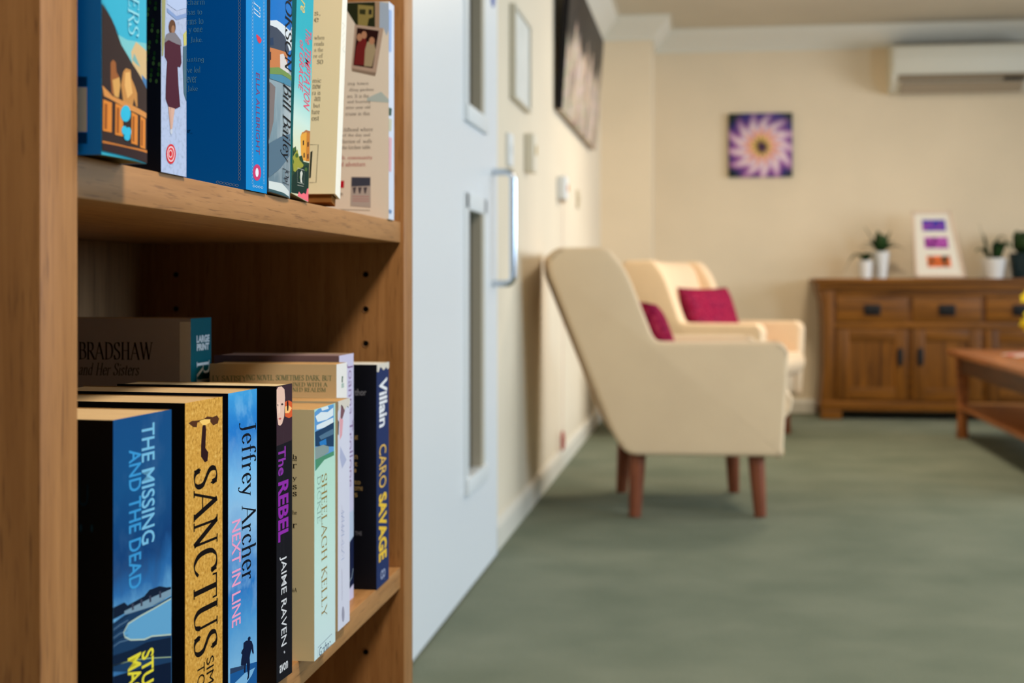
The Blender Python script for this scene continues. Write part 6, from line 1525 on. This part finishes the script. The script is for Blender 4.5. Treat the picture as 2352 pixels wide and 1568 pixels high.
for k, (x0, x1) in enumerate(secs):
    z0, z1 = .118, .541
    dd = empty('door', (0, 0, 0))
    dd.parent = sb
    fw = .072
    sbx('panel', x0 + fw - .01, x1 - fw + .01, SYF + .006, SYF + .02, z0 + fw - .01, z1 - fw + .01, M_OAK_V, .0, dd)
    sbx('stile', x0, x0 + fw, SYF - .004, SYF + .028, z0, z1, M_OAK_V, .005, dd)
    sbx('stile', x1 - fw, x1, SYF - .004, SYF + .028, z0, z1, M_OAK_V, .005, dd)
    sbx('rail', x0 + fw, x1 - fw, SYF - .003, SYF + .028, z1 - fw, z1, M_OAK, .005, dd)
    sbx('rail', x0 + fw, x1 - fw, SYF - .003, SYF + .028, z0, z0 + fw, M_OAK, .005, dd)
    hx = x1 - .045 if k == 0 else x0 + .045
    bm = bmesh.new()
    hd = lathe('handle', [(.004, -.055), (.016, -.045), (.019, 0), (.016, .045), (.004, .055)], (0, 0, 0), M_BLACK, dd, 14)
    hd.location = (hx - sx, SYF - .008 - sy, .376)
    hd.scale = (1, .5, 1)

# ------------------------------------------------------------------ things on the sideboard
M_POT = flat((228, 226, 222), .4, .4)
M_SOIL = flat((52, 36, 26), .9, .05)
M_LEAF = [flat((28, 54, 26), .45, .3), flat((44, 74, 34), .45, .3), flat((58, 80, 46), .5, .3)]
STOP = .842


def leaf(parent, base, tip, width, mat, sag=.03, fold=.15):
    base, tip = Vector(base), Vector(tip)
    d = tip - base
    side = d.cross(Vector((0, 0, 1)))
    if side.length < 1e-4:
        side = Vector((1, 0, 0))
    side.normalize()
    n = 8
    v, f = [], []
    for i in range(n + 1):
        t = i / n
        p = base + d * t + Vector((0, 0, sag * 4 * t * (1 - t)))
        w = width * math.sin(math.pi * min(.98, t * .85 + .12)) * .5
        up = Vector((0, 0, w * fold))
        v += [tuple(p - side * w + up), tuple(p), tuple(p + side * w + up)]
    for i in range(n):
        k = 3 * i
        f += [(k, k + 1, k + 4, k + 3), (k + 1, k + 2, k + 5, k + 4)]
    o = raw('leaf', v, f, mat, parent, smooth=True)
    md = o.modifiers.new('thickness', 'SOLIDIFY')
    md.thickness = .0012
    return o


def potted(name, x, y, r0, r1, h, label, leaves, potmat=M_POT, group=None):
    o = empty(name, (x, y, STOP), 0, label, 'potted plant', group)
    lathe('pot', [(r0, 0), (r0 + (r1 - r0) * .5, h * .5), (r1, h), (r1 - .004, h + .002), (r1 - .007, h - .004), (r1 - .009, h - .015)], (0, 0, 0), potmat, o, 28)
    lathe('soil', [(r1 - .009, h - .02), (r1 - .010, h - .012)], (0, 0, 0), M_SOIL, o, 20)
    for i, (bx_, by_, tx, ty, tz, w, sag) in enumerate(leaves):
        leaf(o, (bx_, by_, h - .01), (tx, ty, tz), w * 2.0, M_LEAF[i % 3], sag)
    return o


potted('potted_orchid', .945, 8.80, .034, .043, .105, 'small white pot with drooping strap leaves at left end of sideboard',
       [(0, 0, -.13, 0, .03, .022, .07), (0, 0, .09, -.02, .03, .03, .07), (.0, 0, -.07, .03, .15, .022, .02), (0, 0, .06, -.03, .13, .034, .03), (0, 0, -.03, -.05, .13, .034, .03), (0, 0, -.10, -.02, .10, .024, .05), (0, 0, .03, .04, .15, .03, .02)])
potted('potted_aloe', 1.045, 8.88, .034, .050, .160, 'tall white pot with spiky aloe leaves beside the picture frame',
       [(0, 0, -.10, 0, .32, .026, .0), (0, 0, .06, .02, .29, .024, .0), (0, 0, -.02, -.02, .29, .036, .0), (0, 0, .14, -.02, .175, .03, .03), (0, 0, -.13, .0, .19, .026, .02), (0, 0, .02, .04, .27, .036, 0), (0, 0, -.07, -.04, .23, .03, .01), (0, 0, .08, -.05, .22, .03, .02), (0, 0, .11, .03, .20, .026, .02), (0, 0, -.10, .04, .22, .028, .02), (0, 0, .01, -.05, .25, .034, .0)])
potted('potted_succulent', 1.700, 8.83, .050, .070, .118, 'wide white pot with curling green stems right of the picture frame',
       [(-.03, 0, -.085, .01, .33, .042, .0), (-.03, 0, -.06, .0, .27, .040, .0), (-.02, 0, .07, 0, .23, .036, .07), (0, 0, .02, -.03, .22, .034, .03), (.03, 0, .09, -.05, .17, .034, .07), (-.02, .02, -.11, -.02, .16, .034, .04), (.0, .0, .06, -.05, .20, .040, .03), (.02, 0, .07, -.05, .22, .034, .03)])
potted('potted_herb', 1.905, 8.90, .085, .105, .15, 'dark teal pot with dense green leaves at right edge of the picture',
       [(.09 * math.cos(k * 2.4) * .4, .09 * math.sin(k * 2.4) * .4, .085 * math.cos(k * 2.4) * (.6 + (k % 3) * .2), .09 * math.sin(k * 2.4), .19 + (k % 5) * .024, .05, .01) for k in range(26)], flat((8, 40, 46), .35, .4))
# picture frame leaning back against the wall
pf_ = empty('picture_frame', (1.385, 8.80, STOP + .004), 0, 'white picture frame with three bright flower photographs standing on sideboard', 'picture frame', None, math.radians(-8))
M_FR = flat((222, 196, 172), .5, .3)
M_MATB = flat((236, 228, 212), .7, .2)
PW, PH = .148, .405
TL, TR = -.162, .068      # the top rail sits left of centre and is shorter than the bottom rail
prism('frame_side', [(-PW, 0), (-PW + .016, 0), (TL + .016, PH), (TL, PH)], 'y', -.008, .008, M_FR, pf_, .002)
prism('frame_side', [(PW, 0), (PW - .016, 0), (TR - .016, PH), (TR, PH)], 'y', -.008, .008, M_FR, pf_, .002)
box('frame_rail', -PW, PW, -.008, .008, 0, .016, M_FR, pf_, .002)
box('frame_rail', TL, TR, -.008, .008, PH - .016, PH, M_FR, pf_, .002)
prism('mount_board', [(-PW + .01, .008), (PW - .01, .008), (TR - .01, PH - .008), (TL + .01, PH - .008)], 'y', -.002, .006, M_MATB, pf_)


def blotch(name, a, b_, c_, scale, seed):
    t = NT(name, .4, .3)
    v = t.coords((1, 1, 1), (seed, seed, seed))
    f = t.noise(v, scale, 3, .6)
    return t.base(t.ramp(f, [(.38, a), (.5, b_), (.62, c_)]))


for z, cols, sc in ((.318, ((48, 40, 150), (66, 52, 176), (150, 60, 160)), 30), (.212, ((96, 24, 110), (164, 50, 150), (196, 96, 190)), 36), (.098, ((30, 50, 20), (240, 110, 40), (252, 130, 60)), 22)):
    sh_ = -.11 * z
    prism('photo_print', [(-.064 + sh_, z - .034), (.074 + sh_, z - .034), (.068 + sh_, z + .034), (-.068 + sh_, z + .034)], 'y', -.0035, -.002, blotch('flower_photo_%d' % int(z * 1000), *cols, sc, z * 30), pf_)
prism('strut', [(.040, .008), (.052, .008), (.014, .24), (.009, .24)], 'x', -.02, .02, M_BLACK, pf_)

# ------------------------------------------------------------------ things on the walls
def flower_mat():
    """printed dahlia: petals by angle and radius about the print's centre"""
    t = NT('dahlia_print', .45, .3)
    v = t.coords()
    s = t.n('ShaderNodeSeparateXYZ')
    t.l(v, s.inputs[0])
    def math_(op, a, b_=None, c_=None):
        m = t.n('ShaderNodeMath', operation=op)
        for i, k in enumerate((a, b_, c_)):
            if k is None:
                continue
            if isinstance(k, (int, float)):
                m.inputs[i].default_value = k
            else:
                t.l(k, m.inputs[i])
        return m.outputs[0]
    x = math_('SUBTRACT', s.outputs[0], .008)
    z = math_('SUBTRACT', s.outputs[2], -.008)
    r = math_('SQRT', math_('ADD', math_('MULTIPLY', x, x), math_('MULTIPLY', z, z)))
    an = math_('ARCTAN2', z, x)
    wob = t.noise(t.coords(), 18, 3)
    pet = math_('SINE', math_('MULTIPLY_ADD', an, 13, math_('MULTIPLY', r, 30)))
    pet = math_('MULTIPLY_ADD', pet, math_('MULTIPLY', r, .2), r)
    rr = math_('ADD', pet, math_('MULTIPLY_ADD', wob, .05, -.025))
    col = t.ramp(t.rng(rr, 0, .27), [(.0, (40, 14, 44)), (.10, (60, 20, 56)), (.15, (190, 160, 50)), (.22, (250, 200, 140)), (.30, (236, 150, 140)), (.42, (244, 220, 222)), (.58, (220, 180, 206)), (.68, (170, 104, 168)), (.80, (110, 66, 140)), (.95, (26, 34, 110))])
    n2 = t.noise(t.coords((1, 1, 1), (5, 2, 8)), 34, 2)
    col = t.mix(t.rng(n2, .5, .75, 0, .5), col, (170, 100, 170))
    up = t.rng(z, .04, .19, 0, .75)
    col = t.mix(math_('MULTIPLY', up, t.rng(rr, .07, .2)), col, (34, 40, 120))
    corner = t.rng(math_('ADD', math_('ABSOLUTE', x), math_('ABSOLUTE', z)), .29, .36)
    col = t.mix(corner, col, (22, 40, 26))
    return t.base(col)


fp = empty('flower_canvas', (.33, YF, 1.682), 0, 'square canvas print of a purple and white flower on back wall', 'picture')
box('canvas', -.196, .196, -.028, 0, -.2, .2, flower_mat(), fp, .003)
for a in (-1, 1):
    box('canvas_edge', a * .1965 - .0008, a * .1965 + .0008, -.027, 0, -.199, .199, flat((40, 36, 40), .6, .2), fp)

big = empty('dark_floral_canvas', (XL, 6.85, 1.84), 0, 'large dark canvas print of pale flower stems on left wall', 'picture')
def floral():
    t = NT('floral_print', .45, .3)
    v = t.coords((1, 9, 2.2), (0, 1.3, .4))
    f = t.noise(v, 1.6, 5, .65, .4)
    g = t.noise(t.coords((1, 3, 1.4), (2, 5, 1)), 1.5, 3)
    z = t.axis(t.coords(), 2)
    c = t.ramp(f, [(.34, (30, 24, 30)), (.42, (90, 74, 80)), (.47, (226, 190, 170)), (.53, (126, 150, 104)), (.58, (222, 190, 206)), (.64, (236, 196, 150)), (.70, (60, 48, 66))])
    dark = t.n('ShaderNodeMath', operation='MULTIPLY_ADD')
    t.l(g, dark.inputs[0])
    dark.inputs[1].default_value = .5
    t.l(z, dark.inputs[2])
    k = t.rng(dark.outputs[0], .28, .35)
    return t.base(t.mix(k, c, (26, 22, 24)))
box('canvas', .012, .040, -.92, .92, -.30, .30, floral(), big, .003)
for a in (-.92, .92):
    box('canvas_edge', .0122, .0398, a - .0015, a + .0015, -.299, .299, flat((24, 20, 22), .6, .2), big)
box('hanging_batten', .004, .012, -.6, .6, .2, .24, M_OAK, big)
big.rotation_euler = (0, math.radians(4), 0)
big.location.x = XL + .018

nf = empty('notice_frame', (XL, 4.80, 1.565), 0, 'thin framed paper notice on left wall beside the door', 'notice')
M_NF = flat((206, 198, 180), .5, .3)
box('notice_sheet', 0, .014, -.20, .20, -.145, .145, flat((222, 220, 212), .6, .2, 0, .04), nf)
for a in (-.21, .20):
    box('frame_side', 0, .022, a, a + .012, -.155, .155, M_NF, nf, .002)
for a in (-.155, .143):
    box('frame_rail', 0, .022, -.2, .2, a, a + .012, M_NF, nf, .002)

sw = empty('light_switch', (XL, 4.56, 1.238), 0, 'white light switch plate beside the door edge', 'switch')
box('plate', 0, .012, -.052, .052, -.052, .052, M_WHITE, sw, .003)
box('rocker', .012, .016, -.010, .010, -.016, .016, M_WHITE, sw, .002)
kb = empty('call_panel', (XL, 5.02, 1.268), 0, 'off-white wall unit with a small yellow dial under the framed notice', 'wall unit')
box('case', 0, .034, -.055, .055, -.068, .068, flat((226, 216, 196), .5, .3), kb, .005)
box('dial', .034, .037, .0, .028, -.005, .03, flat((196, 164, 84), .5, .3), kb, .002)
al = empty('alarm_pull_unit', (XL, 6.12, 1.215), 0, 'white alarm unit with an orange lamp and red pull cord on left wall', 'alarm unit')
box('case', 0, .038, -.06, .06, -.045, .055, M_WHITE, al, .008)
tag(box('lamp', .038, .043, .02, .045, -.008, .02, flat((230, 140, 60), .4, .4), al, .003), 'small orange lamp')
box('cord_outlet', .010, .03, -.012, .012, -.06, -.045, flat((190, 160, 130), .5, .3), al, .003)
tube('pull_cord', [(.02, 0, -.06), (.021, 0, -.5), (.02, .003, -1.05)], .0015, flat((228, 196, 184), .6, .2), al, 8)
tor = []
for k in range(25):
    a = 2 * math.pi * k / 24 + math.pi / 2
    rr_ = .034 if k % 8 else .042
    tor.append((.02, .003 + rr_ * math.cos(a), -1.09 + rr_ * math.sin(a)))
tag(tube('cord_grip', tor, .006, flat((170, 40, 36), .5, .3), al, 8), 'red grip ring on the cord end')
s2 = empty('wall_plate', (XL, 7.02, 1.226), 0, 'small plain plate near the far end of the left wall', 'switch')
box('plate', 0, .010, -.045, .045, -.044, .044, flat((206, 190, 160), .5, .3), s2, .003)
box('rocker', .010, .014, -.012, .012, -.018, .018, flat((190, 174, 146), .5, .3), s2, .002)

# air conditioner
ac = empty('air_conditioner', (1.53, YF, 1.985), 0, 'white wall-mounted air conditioner near the ceiling on back wall', 'air conditioner')
M_AC = flat((226, 222, 206), .45, .3)
prof = [(0, 0), (-.10, .004), (-.185, .055), (-.215, .10), (-.222, .19), (-.215, .262), (-.18, .285), (0, .285)]
prism('housing', rounded(prof, .015, 3), 'x', -.42, .42, M_AC, ac, .004)
prism('front_panel', [(-.2155, .105), (-.2245, .19), (-.2175, .258), (-.2235, .260), (-.231, .19), (-.222, .103)], 'x', -.405, .405, M_AC, ac, .0015)
prism('louvre', [(-.098, -.002), (-.188, .050), (-.192, .045), (-.102, -.008)], 'x', -.36, .36, flat((176, 160, 138), .5, .3), ac)
prism('air_slot', [(-.188, .0565), (-.2145, .0945), (-.2165, .093), (-.190, .0545)], 'x', -.38, .38, flat((150, 134, 112), .5, .3), ac)
prism('display_window', [(-.190, .0540), (-.2035, .0745), (-.2055, .0730), (-.192, .0525)], 'x', .24, .36, flat((40, 34, 28), .3, .4), ac)
box('intake_grille', -.40, .40, -.175, -.02, .285, .289, flat((60, 58, 54), .6, .2), ac)

# ------------------------------------------------------------------ coffee table
tb = empty('coffee_table', (1.60, 6.66, 0), 0, 'long brown wooden coffee table with lower shelf at right edge', 'coffee table')
TX0, TX1, TY0, TY1, TZ = -.345, .345, -1.12, 1.12, .462
box('table_top', TX0, TX1, TY0, TY1, TZ - .03, TZ, M_TABLE, tb, .006)
M_TD = wood('table_oak_dark', (70, 38, 18), (104, 60, 28), 1, .5)
box('apron', TX0 + .055, TX0 + .08, TY0 + .08, TY1 - .08, TZ - .12, TZ - .031, M_TD, tb, .003)
box('apron', TX1 - .08, TX1 - .055, TY0 + .08, TY1 - .08, TZ - .12, TZ - .031, M_TD, tb, .003)
for y in (TY0 + .055, TY1 - .08):
    box('apron', TX0 + .08, TX1 - .08, y, y + .025, TZ - .12, TZ - .031, M_TD, tb, .003)
for a in (-1, 1):
    for b_ in (-1, 1):
        x, y = a * .275, b_ * 1.04
        prof_ = [(x - .038 - a * .0, TZ - .031), (x + .034, TZ - .031), (x + .022, .26), (x + .022, .12), (x + .030 + a * .006, 0), (x - .026 + a * .006, 0), (x - .024, .12), (x - .030, .3)]
        prism('leg', prof_, 'y', y - .03, y + .03, M_TABLE, tb, .005)
box('lower_shelf', TX0 + .05, TX1 - .05, TY0 + .06, TY1 - .06, .150, .172, M_TABLE, tb, .004)

mg = empty('magazine', (1.64, 7.08, TZ), math.radians(8), 'open magazine with red and white pages lying on coffee table', 'magazine')
t_ = NT('magazine_print', .35, .4)
f_ = t_.noise(t_.coords((1, 1, 1), (1, 4, 0)), 11, 2)
M_MAG = t_.base(t_.ramp(f_, [(.42, (206, 190, 180)), (.5, (176, 150, 140)), (.54, (190, 40, 44)), (.66, (214, 196, 190))], 'CONSTANT'))
for a in (-1, 1):
    pts_ = [(a * 0.0, .0), (a * .05, .012), (a * .12, .011), (a * .205, .003), (a * .205, .0)]
    prism('page_spread', pts_, 'y', -.14, .14, M_MAG, mg)

va = empty('flower_vase', (1.675, 7.46, TZ), 0, 'glass vase of yellow daffodils at the right edge on coffee table', 'vase')
lathe('vase', [(.035, 0), (.05, .03), (.055, .08), (.04, .15), (.045, .18), (.041, .178), (.036, .15)], (0, 0, 0), flat((120, 140, 120), .15, .5), va, 24)
M_STEM = flat((60, 120, 40), .5, .3)
M_YEL = flat((226, 206, 30), .5, .3)
for k in range(9):
    a = k * 2.399
    rr_ = .035 + .016 * (k % 4)
    tip = (rr_ * 1.6 * math.cos(a), rr_ * 1.6 * math.sin(a), .24 + .035 * (k % 4) - (.05 if k % 4 == 0 else 0))
    if k == 8:
        tip = (-.085, -.02, .135)
    tube('stem', [(.01 * math.cos(a), .01 * math.sin(a), .02), (.02 * math.cos(a), .02 * math.sin(a), .19), tip], .003, M_STEM, va, 6)
    fl = empty('flower_head', tip)
    fl.parent = va
    fl.rotation_euler = (math.radians(50) * math.sin(a + 1.57) * -1, math.radians(50) * math.cos(a), 0)
    for j in range(6):
        an = j * math.pi / 3
        leaf(fl, (0, 0, 0), (.042 * math.cos(an), .042 * math.sin(an), .006), .034, M_YEL, .003)
    lathe('trumpet', [(.006, 0), (.010, .014), (.014, .02), (.011, .02)], (0, 0, 0), flat((236, 180, 24), .5, .3), fl, 12)
for k in range(5):
    a = k * 1.3 + .4
    leaf(va, (0, 0, .16), (.06 * math.cos(a), .06 * math.sin(a), .40 - .02 * k), .016, flat((84, 150, 50), .5, .3), .01)

# ------------------------------------------------------------------ ceiling lamps
for i, (lx, ly, watts, lcol) in enumerate(LAMPS):
    lp = empty('ceiling_lamp', (lx, ly, ZC), 0, ['round ceiling lamp above the bookcase', 'round ceiling lamp in the middle of the room', 'round ceiling lamp above the armchairs'][i], 'ceiling lamp', 'ceiling lamps')
    lathe('lamp_rim', [(.225, 0), (.245, -.008), (.245, -.05), (.225, -.055), (.222, -.03)], (0, 0, 0), M_WHITE, lp, 32)
    t_ = NT('lamp_diffuser_glow', .5, .2)
    t_.b.inputs['Emission Color'].default_value = lcol + (1,)
    t_.b.inputs['Emission Strength'].default_value = watts * .1
    lathe('diffuser', [(.221, -.052), (.15, -.066), (.01, -.072)], (0, 0, 0), t_.base((240, 236, 224)), lp, 32)
    ld = bpy.data.lights.new('ceiling_lamp_light', 'AREA')
    ld.shape = 'DISK'
    ld.size = .44
    ld.energy = max(watts, .01)
    ld.color = lcol
    lo = bpy.data.objects.new('ceiling_lamp_light', ld)
    COL.objects.link(lo)
    lo.parent = lp
    lo.location = (0, 0, -.08)
